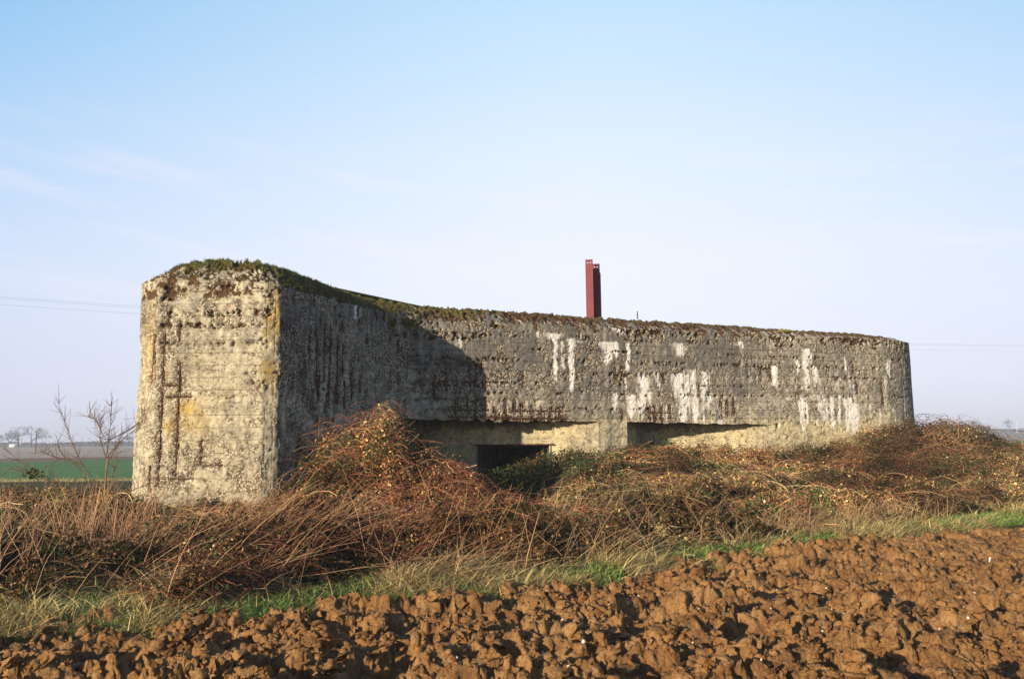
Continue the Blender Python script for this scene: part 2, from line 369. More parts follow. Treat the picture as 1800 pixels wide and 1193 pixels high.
pB = sst(.60, .70, fbm(S*9, Z*3.2, s=43)+.05*(fbm(S*1.2, Z*1.2, s=44)-.5)*4)*mB*(TB == 0)
pn = .45*fbm(Sr*8+2*n_md, Zr*8, s=41, o=3)+.55*fbm(Sr*19, Zr*19, s=42, o=3)
pit = sst(.54, .66, pn+.13*pr-.02)*sst(.05, .4, pr)
pit = np.maximum(pit, pB*.8); pit = np.maximum(pit, .6*sst(.66, .74, pn)*(TB == 0))
f1, f2, idw = worley2(S*17, Z*17, 3)
peb = np.sqrt(np.clip(1-(f1/.62)**2, 0, 1))*(.4+.6*idw)
f1b, f2b, idb = worley2(S*34, Z*34, 9)
pebb = np.sqrt(np.clip(1-(f1b/.62)**2, 0, 1))
n_f = fbm(Sr*10+3, Zr*10, s=35, o=4)
disp = .022*(n_lo-.5)+.003*(n_md-.5)-.012*sst(.60, .66, n_f)+.005*(n_hi-.5)
disp = disp-spb*.022-sp*(.022+.02*n_md)+sp*peb*.028+sp*pebb*.010-pit*.06*(.5+n_hi)-groove*.016
# board faces stand slightly proud of each other
vboard = np.clip(((UU > 5)&(UU < 7.6))*1.+sst(9.1, 9.5, UU)+(UU < 3.98)*1., 0, 1)
bh = _h(np.floor((Z+.035*n_lo)/.235), np.zeros_like(Z), np.zeros_like(Z), 5); bv = _h(np.floor(S/.155), np.zeros_like(Z)+2, np.zeros_like(Z), 5)
disp = disp+.010*((bh-.5)*(1-vboard)+(bv-.5)*vboard)*(TB == 0)
# moss
mossA = sst(.12, .5, TB+.5*(n_md-.5))*((UU > 2)&(UU < 6))
mossB = sst(-.1, .15, TB+.5*(n_md-.5)-.1*(TB == 0))*((UU >= 5.9)&(UU < 7.6))*sst(4.25, 4.55, Z)
mossC = sst(.05, .5, TB+.9*(n_md-.5))*(UU >= 7.6)*.9
mossj = sst(.5, .6, n_md)*lens((UU > 7.1)&(UU < 7.95), -4, -1.9, 3.95, 4.6)*.9
mossW = sst(.47, .56, .62*pn+.38*n_md)*((mA*sst(4.22, 4.42, Z))+.75*mC*sst(4.2, 4.4, Z)*(X > -1))*(TB < .8)
moss = np.clip(np.maximum.reduce([mossW, mossA, mossB, mossC, mossj, pit*.95*sst(3.2, 3.8, Z), (TB >= .97)*1.]), 0, 1)
brn = np.clip(pit*1.0+mossW+((TB > 0)&(UU > 8.15))*.8*sst(.9,.5,TB)+.45*(UU<6)*(TB>0)*(1-TB), 0, 1)
f1m, f2m, idm = worley2(X*9+.3*n_hi, Y*9+Z*6, 13)
disp = disp+moss*(TB > 0)*(.045*np.sqrt(np.clip(1-f1m**2*1.6, 0, 1))*(.3+idm)+.02*(n_hi-.5))
disp = disp+(TB > .6)*.05*(fbm(S*1.2, S*0, s=55)-.5)
# chipped edges: left silhouette, corner strip
disp = disp-.10*sst(.55, .75, fbm(S*2.5, Z*1.8, s=61))*np.exp(-((UU-3.2)/.5)**2)*(Z > 2.2)-.05*np.exp(-((Z-3.0)/.5)**2)*np.exp(-((UU-3.2)/.5)**2)
disp = disp-.05*sst(.5, .65, fbm(S*6, Z*5, s=63))*np.exp(-((UU-6)/.10)**2)
# two little holes
for hx, hz, w in ((7.31, 1.91, .055), (1.88, 2.35, .03)):
    disp = disp-.14*np.exp(-(((X-hx)**2+(Z-hz)**2)/w**2)**2)*mC
P = G+N*disp[..., None]
# lime
lime = np.zeros_like(X)
for a, z0, z1, w in LIME:
    d = X-a+.07*(vn(Z*3.1, Z*0+a*9, s=2)-.5)+.04*(vn(Z*14, Z*0+a, s=4)-.5)
    t = np.clip((z0-Z)/(z0-z1), 0, 1); ww = w*(1.3-.7*t)*(.55+.9*vn(Z*5, Z*0+a*3, s=6))
    lime = np.maximum(lime, (.84+.16*math.sin(a*37.7+z0*11))*np.exp(-(d/(ww*1.35))**2)*(.95+.5*(fbm(S*20, Z*2.5, s=92)-.3))*sst(z1-.12, z1+.12, Z)*(1-sst(z0-.05, z0+.05, Z))*mC)
faint = sst(.56, .75, fbm(S*7, Z*.9, s=88))*lens(mC, 2.2, 12, 1.6, 3.4, .3)*.55
faint = np.maximum(faint, .78*sst(.42, .62, fbm(S*9, Z*1.3, s=89))*np.maximum(lens(mC, 4.2, 5.4, 1.95, 3.35, .15), np.maximum(lens(mC, 7.9, 9.9, 1.9, 2.75, .2), lens(mC, 2.9, 3.6, 2.2, 3.2, .15))))
lime = np.maximum(lime, faint)
lime = np.maximum(lime, .8*np.exp(-((Y-17.2)/.12)**4)*sst(4.1, 4.3, Z)*(UU > 6)*(UU < 7.6)*(TB < .9))
# lichen
lich = np.zeros_like(X)
for a, z, rx, rz, s_ in ((-4.5, 4.0, .13, .55, 1), (-4.64, 3.85, .08, .35, .9), (-4.6, 2.95, .14, .2, .9), (-6.1, 2.22, .2, .16, 1), (-6.0, 2.0, .3, .25, .55), (-6.44, 1.88, .12, .12, .7), (-4.5, 2.7, .1, .15, .7), (-6.98, 3.4, .12, .9, .5)):
    lich = np.maximum(lich, s_*np.exp(-((X-a)/rx)**2-((Z-z)/rz)**2)*mA)
lich = np.maximum(lich, .45*(TB > 0)*sst(.6, .7, n_md)*(UU > 8))
# grime
gr = .34+.0*X
gr = np.where(mC, .06+.55*sst(2.3, 3.1, Z+.9*(n_lo-.5))*(1-.45*sst(6.3, 7.6, X))+.30*(1-sst(6.2, 7.4, X+.6*(n_lo-.5))), gr)
gr = gr+.4*np.exp(-((X-2.55)/.2)**2)*mC*(Z < 3)
lowp = mC*sst(6.6, 7.2, X)*(1-sst(10, 11.5, X))*(1-sst(1.9, 2.3, Z+.4*(n_lo-.5)))
gr = np.where(mB | ((UU >= 7) & (UU < 8) & (X < -1.0)), .12+.55*sst(2.6, 3.4, Z+.8*(n_lo-.5))+.7*(n_lo-.5), gr)
gr = np.where(mA, .10+.25*sst(.5, .7, n_lo)*(Z > 2.8), gr)
gr = np.where(vboard*(UU > 9) > .5, .35, gr)
gr = np.clip(gr+1.0*(n_lo-.5)+.9*(fbm(S*9, Z*1.1, s=91)-.5)+.30*(bh-.5)*(1-vboard)+.5*(n_md-.5), 0, .95)*(1-.75*lowp)
pdk = pit
rust = np.clip(.75*pit*(1-sst(3.2, 3.8, Z))+groove*1.2*sst(.35,.6,n_hi)+.7*np.exp(-(X-.2)**2/1.2)*np.exp(-((Z-zs[:, None])/.05)**2)*mC+.28*spb*(n_md > .5), 0, 1)
pale = np.where(mC, .55*(1-sst(1.9, 2.4, Z+.4*(n_lo-.5))), 0.)
pale = np.maximum(pale, .85*lowp)
pale = np.maximum(pale, mA*(.18+.4*lens(mA, -6.6, -4.6, .6, 3.4, .3)*n_lo))
def cm(*a): return np.stack([np.clip(v, 0, 1) for v in a], -1).reshape(-1, 4)
fm = np.ones((NU-1, NR-1), bool)
inslot = slot1 | slot2; fcol = inslot[:-1] & inslot[1:]
fm[fcol, :rsof] = False
bunker = empty('bunker', (0, 18.8, .3))
tag(bunker, 'long weathered grey concrete bunker with moss on its roof edge, half sunk in brambles', 'bunker')
def under(o, par):
    o.parent = par
    w = par; loc = [0, 0, 0]
    while w: loc = [loc[i]+w.location[i] for i in range(3)]; w = w.parent
    o.matrix_parent_inverse.identity(); o.location = (o.location[0]-loc[0], o.location[1]-loc[1], o.location[2]-loc[2]); return o
shell = mesh_np('concrete_wall', P.reshape(-1, 3), grid_faces(NU, NR, fm), CONC, None,
    {'m1': ('FLOAT_COLOR', cm(lime, moss, lich, sp)), 'm2': ('FLOAT_COLOR', cm(gr, rust, pale, vboard)), 'brn': ('FLOAT', brn.ravel()), 'uvc': ('FLOAT_VECTOR', np.stack([S, Z, 0*Z], -1).reshape(-1, 3))})
under(shell, bunker)
# roof slab
rp = P[::6, -1]; cen = np.array([2.5, 26, 4.75])
rv = np.concatenate([rp, [cen]]); nrf = len(rp)
rf = np.array([(i, (i+1) % nrf, nrf) for i in range(nrf)])
ra = {'m1': ('FLOAT_COLOR', np.tile([0, 1, 0, 0], (len(rv), 1))), 'm2': ('FLOAT_COLOR', np.tile([.4, 0, 0, 0], (len(rv), 1))), 'uvc': ('FLOAT_VECTOR', rv)}
under(mesh_np('roof', rv, rf, CONC, None, ra), bunker)

# recess sheets
def sheet(name, path, z1, uu, hole=None, ds=.03, pale_=.95, z0=-.2, parent=None):
    path = np.array(path, float); L = np.concatenate([[0], np.cumsum(np.hypot(*(path[1:]-path[:-1]).T))])
    s = np.linspace(0, L[-1], int(L[-1]/ds)); x = np.interp(s, L, path[:, 0]); y = np.interp(s, L, path[:, 1])
    nz = 75; t = np.linspace(0, 1, nz); zt = z1(x); g = np.zeros((len(s), nz, 3)); g[..., 0] = x[:, None]; g[..., 1] = y[:, None]; g[..., 2] = z0+(zt[:, None]-z0)*t
    du = np.gradient(g, axis=0); dv = np.gradient(g, axis=1); nn = np.cross(du, dv); nn /= np.linalg.norm(nn, axis=2, keepdims=True)
    ss = np.repeat(s[:, None], nz, 1)+uu; zz = g[..., 2]; xx = g[..., 0]; yy = g[..., 1]
    lo = fbm(ss*1.5, zz*1.5, s=15); md = fbm(ss*5, zz*5, s=25); spl = sst(.62, .72, md)*.6
    d = .02*(lo-.5)+.008*(md-.5)-spl*.015
    g = g+nn*d[..., None]
    fmk = np.ones((len(s)-1, nz-1), bool)
    if hole:
        cx = (xx[:-1, :-1]+xx[1:, 1:])/2; cz = (zz[:-1, :-1]+zz[1:, 1:])/2; cy = yy[:-1, :-1]
        fmk &= ~((cx > hole[0]) & (cx < hole[1]) & (cz < hole[3]) & (cz > hole[2]) & (cy > path[:, 1].max()-.1))
    grm_shade = np.clip(.20+1.3*(lo-.5)+.8*(fbm(ss*7, zz*1.1, s=39)-.5)+.5*(md-.5)+.95*sst(1.80, 2.0, zz+.2*(md-.5))*(1-sst(-.4, .9, xx))+.8*sst(1.75, 1.95, zz+.2*(md-.5))*(xx > 2.9)*(1-sst(4.3, 5, xx))+.5*sst(.6, .8, fbm(ss*6, zz*.8, s=19)), 0, .8)  # streaky grime, plus lintel shade painted dark along the upper left wall
    rs = .5*sst(.68, .8, fbm(ss*5, zz*.7, s=29))
    at = {'m1': ('FLOAT_COLOR', cm(0*zz, 0*zz, 0*zz, spl)), 'm2': ('FLOAT_COLOR', cm(grm_shade, rs*.4, pale_-.45*sst(path[-1][0]-1.2, path[-1][0], xx), 0*zz)), 'uvc': ('FLOAT_VECTOR', np.stack([ss, zz, 0*zz], -1).reshape(-1, 3))}
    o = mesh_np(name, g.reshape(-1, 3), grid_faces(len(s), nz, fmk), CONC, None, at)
    return under(o, parent)
def soffit(sel, xa, xb, yb, ya0, parent):
    idx = np.where(sel)[0]; e = P[idx, rsof]; t = (e[:, 0]-e[0, 0])/(e[-1, 0]-e[0, 0])
    bk = np.stack([xa+(xb-xa)*t, np.full(len(t), yb+.03), e[:, 2]*0+zs[idx]+.01], 1)
    q = np.linspace(0, 1, 12)[None, :, None]; g = e[:, None]*(1-q)+bk[:, None]*q
    g[..., 2] += .02*(vn(g[..., 0]*8, g[..., 1]*8, s=5)-.5)*np.sin(q[..., 0]*math.pi)
    n = len(idx); zz = g[..., 2]
    at = {'m1': ('FLOAT_COLOR', cm(0*zz, 0*zz, 0*zz, .4+0*zz)), 'm2': ('FLOAT_COLOR', cm(.5+0*zz, .1+0*zz, .3+0*zz, 0*zz)), 'uvc': ('FLOAT_VECTOR', g.reshape(-1, 3))}
    return under(mesh_np('soffit', g.reshape(-1, 3), grid_faces(n, 12), CONC, None, at), parent)
ztopf = lambda x: np.interp(x, wx[(us > 7) & (us < 9.5)], zs[(us > 7) & (us < 9.5)])+.05
i1 = np.where(slot1)[0]; i2 = np.where(slot2)[0]
YB1, YB2 = 20.36, 22.04
fs1 = empty('firing_slot', (0, 0, 0)); under(fs1, bunker); fs1['label'] = 'left firing slot with a dark square embrasure behind the brambles'
a, b = outer[i1[0]], outer[i1[-1]]
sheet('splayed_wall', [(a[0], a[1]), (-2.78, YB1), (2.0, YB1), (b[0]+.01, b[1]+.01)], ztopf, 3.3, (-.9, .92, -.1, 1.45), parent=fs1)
soffit(slot1, -2.80, b[0]+.01, YB1, a[1], fs1)
fs2 = empty('firing_slot', (0, 0, 0)); under(fs2, bunker); fs2['label'] = 'right firing slot, a sunlit wedge tapering to the right'
a, b = outer[i2[0]], outer[i2[-1]]
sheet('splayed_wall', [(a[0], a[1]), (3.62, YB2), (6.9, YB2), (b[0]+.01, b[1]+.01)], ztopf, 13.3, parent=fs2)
soffit(slot2, 3.62, b[0]+.01, YB2, a[1], fs2)
# embrasure box behind slot 1
def quadbox(name, pts, mat, parent):
    pts = np.array(pts); f = [(0, 1, 5, 4), (1, 2, 6, 5), (2, 3, 7, 6), (3, 0, 4, 7), (4, 5, 6, 7)]
    at = {'m1': ('FLOAT_COLOR', np.zeros((8, 4))), 'm2': ('FLOAT_COLOR', np.tile([1., 0, 0, 0], (8, 1))), 'uvc': ('FLOAT_VECTOR', pts)}  # all inner faces darkened fully, the shade of the deep opening put into colour
    return under(mesh_np(name, pts, f, mat, None, at, smooth=False), parent)
yb = YB1-.03
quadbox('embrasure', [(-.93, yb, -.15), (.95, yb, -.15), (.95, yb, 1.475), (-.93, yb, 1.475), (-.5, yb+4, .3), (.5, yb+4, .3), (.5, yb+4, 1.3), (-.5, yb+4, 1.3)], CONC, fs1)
def boxmesh(name, x0, x1, y0, y1, z0, z1, mat, parent=None, bev=0., jit=0.):
    nx = max(1, int((x1-x0)/.06)) if jit else 1
    xs = np.linspace(x0, x1, nx+1); V = []; F = []
    for x in xs:
        j = rng.normal(0, jit, 4) if jit else np.zeros(4)
        V += [(x, y0+j[0], z0+j[1]), (x, y1, z0+j[2]), (x, y1, z1+j[3]), (x, y0+j[0], z1+j[3])]
    for i in range(nx):
        b_ = i*4
        for q in range(4): F.append((b_+q, b_+(q+1) % 4, b_+4+(q+1) % 4, b_+4+q))
    F.append((3, 2, 1, 0)); e = nx*4; F.append((e, e+1, e+2, e+3))
    o = mesh_np(name, V, F, mat, None, None, smooth=False)
    if bev:
        md = o.modifiers.new('b', 'BEVEL'); md.width = bev; md.segments = 2
    if parent: under(o, parent)
    return o
boxmesh('lintel', -.95, 1.02, YB1-.07, YB1+.03, 1.452, 1.482, RUST, fs1, jit=.004)
# rebars
def bars(mask_name, pts, r=.013):
    pts = np.array(pts, float); n = 14; t = np.linspace(0, 1, n)[:, None]
    p = pts[0]*(1-t)+pts[1]*t; p += rng.normal(0, .004, p.shape); p[1:-1] = (p[:-2]+p[1:-1]+p[2:])/3
    rr = r*(1+.25*rng.normal(size=(1, n)).clip(-1, 1))
    V, F, C = tubes(p[None], rr, np.zeros((1, 3)), 6)
    o = mesh_np('rebar', V, F, RUST); under(o, bunker)
nC = np.array([.327, -.945]); nBv = np.array([.893, -.45])
def surfC(x): 
    s = (us > 7.7) & (us < 10.6); return np.array([x, np.interp(x, wx[s], wy[s])])
def surfB(y): 
    s = (us > 6.05) & (us < 7.6); return np.array([np.interp(y, wy[s], wx[s]), y])
def surfA(x): 
    s = (us > 3.05) & (us < 5.9); return np.array([x, np.interp(x, wx[s], wy[s])])
nA = np.array([0, -1.])
for lst, f, nn in ((VC, surfC, nC), (VB, surfB, nBv), (VA, surfA, nA)):
    for a, z0, z1 in lst:
        q = f(a)-nn*.030; r = .008 if nn is nBv else .0085
        bars('', [(q[0], q[1], z0+.02), (q[0], q[1], z1-.02)], r)
for lst, f, nn in ((HC, surfC, nC), (HA, surfA, nA)):
    for x0, x1, z in lst:
        q0 = f(x0)-nn*.028; q1 = f(x1)-nn*.028; bars('', [(*q0, z), (*q1, z)], .008)
bars('', [(3.40, 21.3, 4.80), (3.40, 21.3, 5.0)], .016)
# a twisted wire stub above the embrasure and the rusty sheet by the right end
pl = surfC(10.3); pr_ = surfC(10.86)
V = []
for kx in range(9):
    t = kx/8; x, y = pl*(1-t)+pr_*t; 
    for dz, of in ((1.42, .10), (1.60, .085+.012*math.sin(kx*2.2)), (1.76, .06), (1.80, .02)): V.append((x+nC[0]*of, y+nC[1]*of, dz-.02*t))
o = mesh_np('steel_plate', V, grid_faces(9, 4), NT('red_rusty_steel', .8).done((.20, .045, .03)), smooth=False)
sm_ = o.modifiers.new('s', 'SOLIDIFY'); sm_.thickness = .012; under(o, bunker)

# moss blades on the mossy edge
mk = (moss.ravel() > .55) & (TB.ravel() > .02) & (UU.ravel() > 2.5) & (UU.ravel() < 12)
ids = np.where(mk)[0]
pw = np.where(UU.ravel()[ids] > 7.9, .22, 1.); idx = rng.choice(ids, 42000, p=pw/pw.sum())
p0 = P.reshape(-1, 3)[idx]+rng.normal(0, .012, (len(idx), 3)); nb_ = N.reshape(-1, 3)[idx]
dr = nb_*.6+np.array([0, 0, .8])+rng.normal(0, .45, p0.shape); dr /= np.linalg.norm(dr, axis=1, keepdims=True)
ubl = UU.ravel()[idx]; ln_ = rng.uniform(.014, .036, len(idx))*np.where(ubl < 7.9, 1.0, .6)
t = np.linspace(0, 1, 3)[None, :, None]
PP = p0[:, None]+dr[:, None]*ln_[:, None, None]*t; PP[..., 2] -= (t[..., 0]**2)*ln_[:, None]*.25
w = ln_[:, None]*np.array([.16, .13, .02])
sd = np.cross(dr, rng.normal(size=dr.shape)); sd /= np.linalg.norm(sd, axis=1, keepdims=True)
mixn = (fbm(p0[:, 0]*1.5, p0[:, 1]*1.5, p0[:, 2]*1.5, s=71)+rng.normal(0, .10, len(idx)) > np.where(ubl < 8.2, .62, .50))
cg = np.array([.13, .145, .035])*rng.uniform(.5, 1.6, (len(idx), 1)); cb = np.array([.16, .10, .035])*rng.uniform(.5, 1.6, (len(idx), 1))
bg = Bag(); bg.add(ribbons(PP, w, sd, np.where(mixn[:, None], cb, cg))); mo = bg.build('moss', GRASS); under(mo, bunker); mo['kind'] = 'stuff'
# yellow tuft on the right part of the roof
def grasspatch(bag, c, rad, n, h, colr, lean=(0, 0), wd=.004, cv=.35):
    a = rng.uniform(0, 2*math.pi, n); r = rad*np.sqrt(rng.uniform(0, 1, n))
    b0 = np.stack([c[0]+r*np.cos(a), c[1]+r*np.sin(a), np.full(n, c[2])], 1)
    d = np.stack([rng.normal(lean[0], .45, n), rng.normal(lean[1], .45, n), np.ones(n)], 1); d /= np.linalg.norm(d, axis=1, keepdims=True)
    L = h*rng.uniform(.4, 1.15, n); t = np.linspace(0, 1, 4)[None, :, None]
    Q = b0[:, None]+d[:, None]*L[:, None, None]*t; Q[..., :2] += d[:, None, :2]*(t**2)*L[:, None, None]*.7; Q[..., 2] -= (t[..., 0]**2)*L[:, None]*.35*rng.uniform(.3, 1.6, (n, 1))
    th = rng.uniform(0, math.pi, n); s = np.stack([np.cos(th), np.sin(th), 0*th], 1)
    cc = np.array(colr)*rng.uniform(1-cv, 1+cv, (n, 1))
    bag.add(ribbons(Q, wd*np.array([1, .9, .6, .1])[None]*rng.uniform(.7, 1.3, (n, 1)), s, cc))
tb_ = Bag()
for x, y, z, r, n, h in ((7.75, 22.62, 4.60, .13, 260, .07), (7.98, 22.7, 4.60, .1, 120, .05)): grasspatch(tb_, (x, y, z), r, n, h, (.42, .36, .05))
o = tb_.build('moss_cushion', GRASS); under(o, bunker)

# ------------------------------------------------------------------ ground
bx_ = np.array([-40, -12, -8, -4.56, -3.0, -2.3, -1.75, .65, 3.34, 5.71, 10.25, 20, 60]); by_ = np.array([1.5, 5.5, 6.5, 7.05, 7.0, 7.3, 8.0, 9.15, 11.2, 12.9, 15.8, 21.8, 44])
def yb_(x): return np.interp(x, bx_, by_)+.45*(fbm(np.asarray(x)*1.3, np.asarray(x)*0., s=990)-.5)
def bank(x, y):
    s = y-yb_(x); return -.12+.17*sst(-.3, .45, s)+.26*sst(.3, 4.5, s)*(1-sst(26, 34, y))
gm = NT('meadow_ground', .95, .1); pgc = gm.coords()
cc = gm.mix(gm.ramp(gm.noise(pgc, .5, 5), [(.4, 0), (.6, 1)]), (.10, .075, .03), (.075, .09, .03)); cc = gm.mix(gm.ramp(gm.noise(pgc, 30, 4), [(.35, .7), (.6, 0)]), cc, (.05, .035, .02))
GM = gm.done(cc, gm.bump(gm.noise(pgc, 25, 4), .6, .03))
def flat(name, pts, z, mat, kind='structure'):
    V = [(x, y, z) for x, y in pts]; o = mesh_np(name, V, [tuple(range(len(V)))], mat, None, None, smooth=False); tag(o, kind=kind); return o
lm = NT('distant_land', .95, .1); pl_ = lm.coords()
LM = lm.done(lm.mix(lm.ramp(lm.noise(pl_, .006, 3), [(.4, 0), (.6, 1)]), (.10, .12, .06), (.13, .12, .075)))
# ground sheet to the horizon, rising very gently far off to the right
xs = np.concatenate([-np.geomspace(6000, 60, 40), np.linspace(-50, 50, 30), np.geomspace(60, 6000, 40)]); ys = np.concatenate([[-400, -100, -20], np.linspace(0, 60, 30), np.geomspace(70, 6000, 60)])
GX, GY = np.meshgrid(xs, ys, indexing='ij')
def farz(x, y): 
    return 7.5*sst(330, 900, y)*sst(-.15, .45, x/np.maximum(y, 1))+1.2*sst(330, 900, y)
GZ = -.15+farz(GX, GY)
mesh_np('ground', np.stack([GX, GY, GZ], -1).reshape(-1, 3), grid_faces(len(xs), len(ys)), LM)['kind'] = 'structure'
def field(name, lo, hi, mat, z=.0):
    """strip of farmland between two oblique lines y = a + b*x, sampled from left to right"""
    xs = np.linspace(-260, 700, 60); V = []
    for x in xs:
        for (a, b) in (lo, hi): V.append((x, max(25, a+b*max(x, -a/b*0-60)), z))
    # order into grid
    o = mesh_np(name, V, grid_faces(60, 2), mat, None, None, smooth=False); tag(o, kind='structure'); return o
def fm_(name, c1, c2, sc, rows=False):
    k = NT(name, .95, .1); p = k.coords((1, 1, 1)); c = k.mix(k.ramp(k.noise(p, sc, 5, .65), [(.35, 0), (.65, 1)]), c1, c2)
    return k.done(c, k.bump(k.noise(p, 3, 4), .8, .1))
wc = fm_('winter_crop', (.085, .19, .055), (.11, .22, .07), .35)
field('green_field', (20, .0001), (112, .87), wc, 0)
field('ploughed_strip', (112, .87), (140, .98), fm_('bare_earth', (.20, .12, .09), (.24, .15, .11), .3), 0.004)
field('stubble_field', (140, .98), (420, 1.1), fm_('stubble', (.46, .36, .26), (.38, .30, .22), .08), 0.008)
# bank ground near the bunker
xs = np.linspace(-32, 34, 330); tt = np.linspace(0, 1, 200)
BX = np.repeat(xs[:, None], 200, 1); BY = yb_(BX)-.25+(34-yb_(BX)+.25)*tt[None]**1.3
BZ = bank(BX, BY)+.05*(fbm(BX*1.5, BY*1.5, s=3)-.5)+.03*(fbm(BX*7, BY*7, s=4)-.5)
mesh_np('bank', np.stack([BX, BY, BZ], -1).reshape(-1, 3), grid_faces(330, 200), GM)['kind'] = 'structure'

# ploughed soil
def blocks(x, y, sd, lo, hi, tk, jit=.98):
    """broken blocks: every cell of a warped Voronoi pattern is a tilted, cracked-off slab"""
    xi, yi = np.floor(x), np.floor(y); zz = np.zeros_like(xi)
    f1 = np.full(x.shape, 9.); f2 = np.full(x.shape, 9.); h = np.zeros(x.shape)
    for a in (-1, 0, 1):
        for b in (-1, 0, 1):
            cx, cy = xi+a, yi+b
            dx = x-(cx+.5+jit*(_h(cx, cy, zz, sd)-.5)); dy = y-(cy+.5+jit*(_h(cx, cy, zz+1, sd)-.5))
            d = np.hypot(dx, dy); v = _h(cx, cy, zz+2, sd)+tk*(dx*(_h(cx, cy, zz+3, sd)-.5)+dy*(_h(cx, cy, zz+4, sd)-.5))
            m = d < f1; f2 = np.where(m, f1, np.minimum(f2, d)); h = np.where(m, v, h); f1 = np.where(m, d, f1)
    return h*sst(lo, hi, f2-f1), f2-f1
def soilh(x, y):
    w1 = fbm(x*3, y*3, s=101)-.5; w2 = fbm(x*3, y*3, s=102)-.5; w3 = fbm(x*14, y*14, s=109, o=3)-.5; w4 = fbm(x*14, y*14, s=110, o=3)-.5
    wxp = x+.22*w1+.045*w3; wyp = y+.22*w2+.045*w4
    rt = sst(2.0, 7.5, x-.25*(y-6)); lf = 1-rt
    v = (y-.20*x)/.60+.8*(fbm(x*.7, y*.7, s=107)-.5); fv = v-np.floor(v)
    fur = np.where(fv < .6, sst(0, .6, fv), 1-sst(.6, 1, fv))
    q = fbm(x*1.4, y*2.0, s=108)
    b1, c1 = blocks(wxp*3.0, wyp*4.3, 5, .02, .22, .9)
    b2, c2 = blocks(wxp*7+3, wyp*9, 6, .03, .28, 1.0)
    b3, c3 = blocks(wxp*17+3, wyp*20, 7, .04, .3, 1.2)
    h = .15*fur*(.2+.8*lf)*(.3+1.4*fbm(x*1.6, y*1.6, s=117))+.23*(q-.5)*(.45+.55*lf)
    h = h+b1*(.055+.03*lf)+b2*(.022+.016*lf)+b3*(.009+.006*lf)
    h = h-.055*(1-sst(.0, .10, c1))*sst(.40, .55, fbm(x*1.1, y*1.1, s=112))-.085*sst(.50, .60, fbm(x*2.3, y*3.4, s=113))-.075*sst(.50, .58, fbm(x*4.6, y*7, s=114))*(.55+.45*lf)
    h = h+.018*(fbm(x*9, y*9, s=103)-.5)+.018*(fbm(x*28, y*28, s=104, o=3)-.5)+.05*(fbm(x*.5, y*.5, s=105)-.5)
    return h-.115+.02*rt
ny = 640; nx = 1250
yy = 4.6*np.exp(np.linspace(0, 1, ny)*math.log(18.5/4.6)); uu = np.linspace(-.86, .86, nx)
SX = uu[:, None]*yy[None]; SY = np.repeat(yy[None], nx, 0)
s_ = SY-yb_(SX); SZ = soilh(SX, SY)-.6*sst(.15, .9, s_)
o1_ = fbm(SX*11, SY*11, SZ*14, s=141, o=3)-.5; o2_ = fbm(SX*11, SY*11, SZ*14+9, s=142, o=3)-.5; o3_ = fbm(SX*34, SY*34, SZ*40, s=143, o=2)-.5
SX = SX+.045*o1_+.02*o3_; SY = SY+.045*o2_-.02*o3_
keep = (s_ < .8); fk = keep[:-1, :-1] & keep[1:, 1:]
mesh_np('ploughed_soil', np.stack([SX, SY, SZ], -1).reshape(-1, 3), grid_faces(nx, ny, fk), SOIL)['kind'] = 'structure'
# coarser continuation of the same field beside and behind the camera
xs = np.linspace(-26, 40, 520); ys = np.linspace(-8, 30, 300); CX, CY = np.meshgrid(xs, ys, indexing='ij')
inn = (np.abs(CX/np.maximum(CY, .1)) < .84) & (CY > 4.75) & (CY < 18)
CZ = soilh(CX, CY)-.6*sst(.1, .6, CY-yb_(CX))
fk = ~(inn[:-1, :-1] & inn[1:, 1:] & inn[1:, :-1] & inn[:-1, 1:]) & ((CY-yb_(CX)) < .6)[:-1, :-1]
mesh_np('field_soil', np.stack([CX, CY, CZ], -1).reshape(-1, 3), grid_faces(520, 300, fk), SOIL)['kind'] = 'structure'

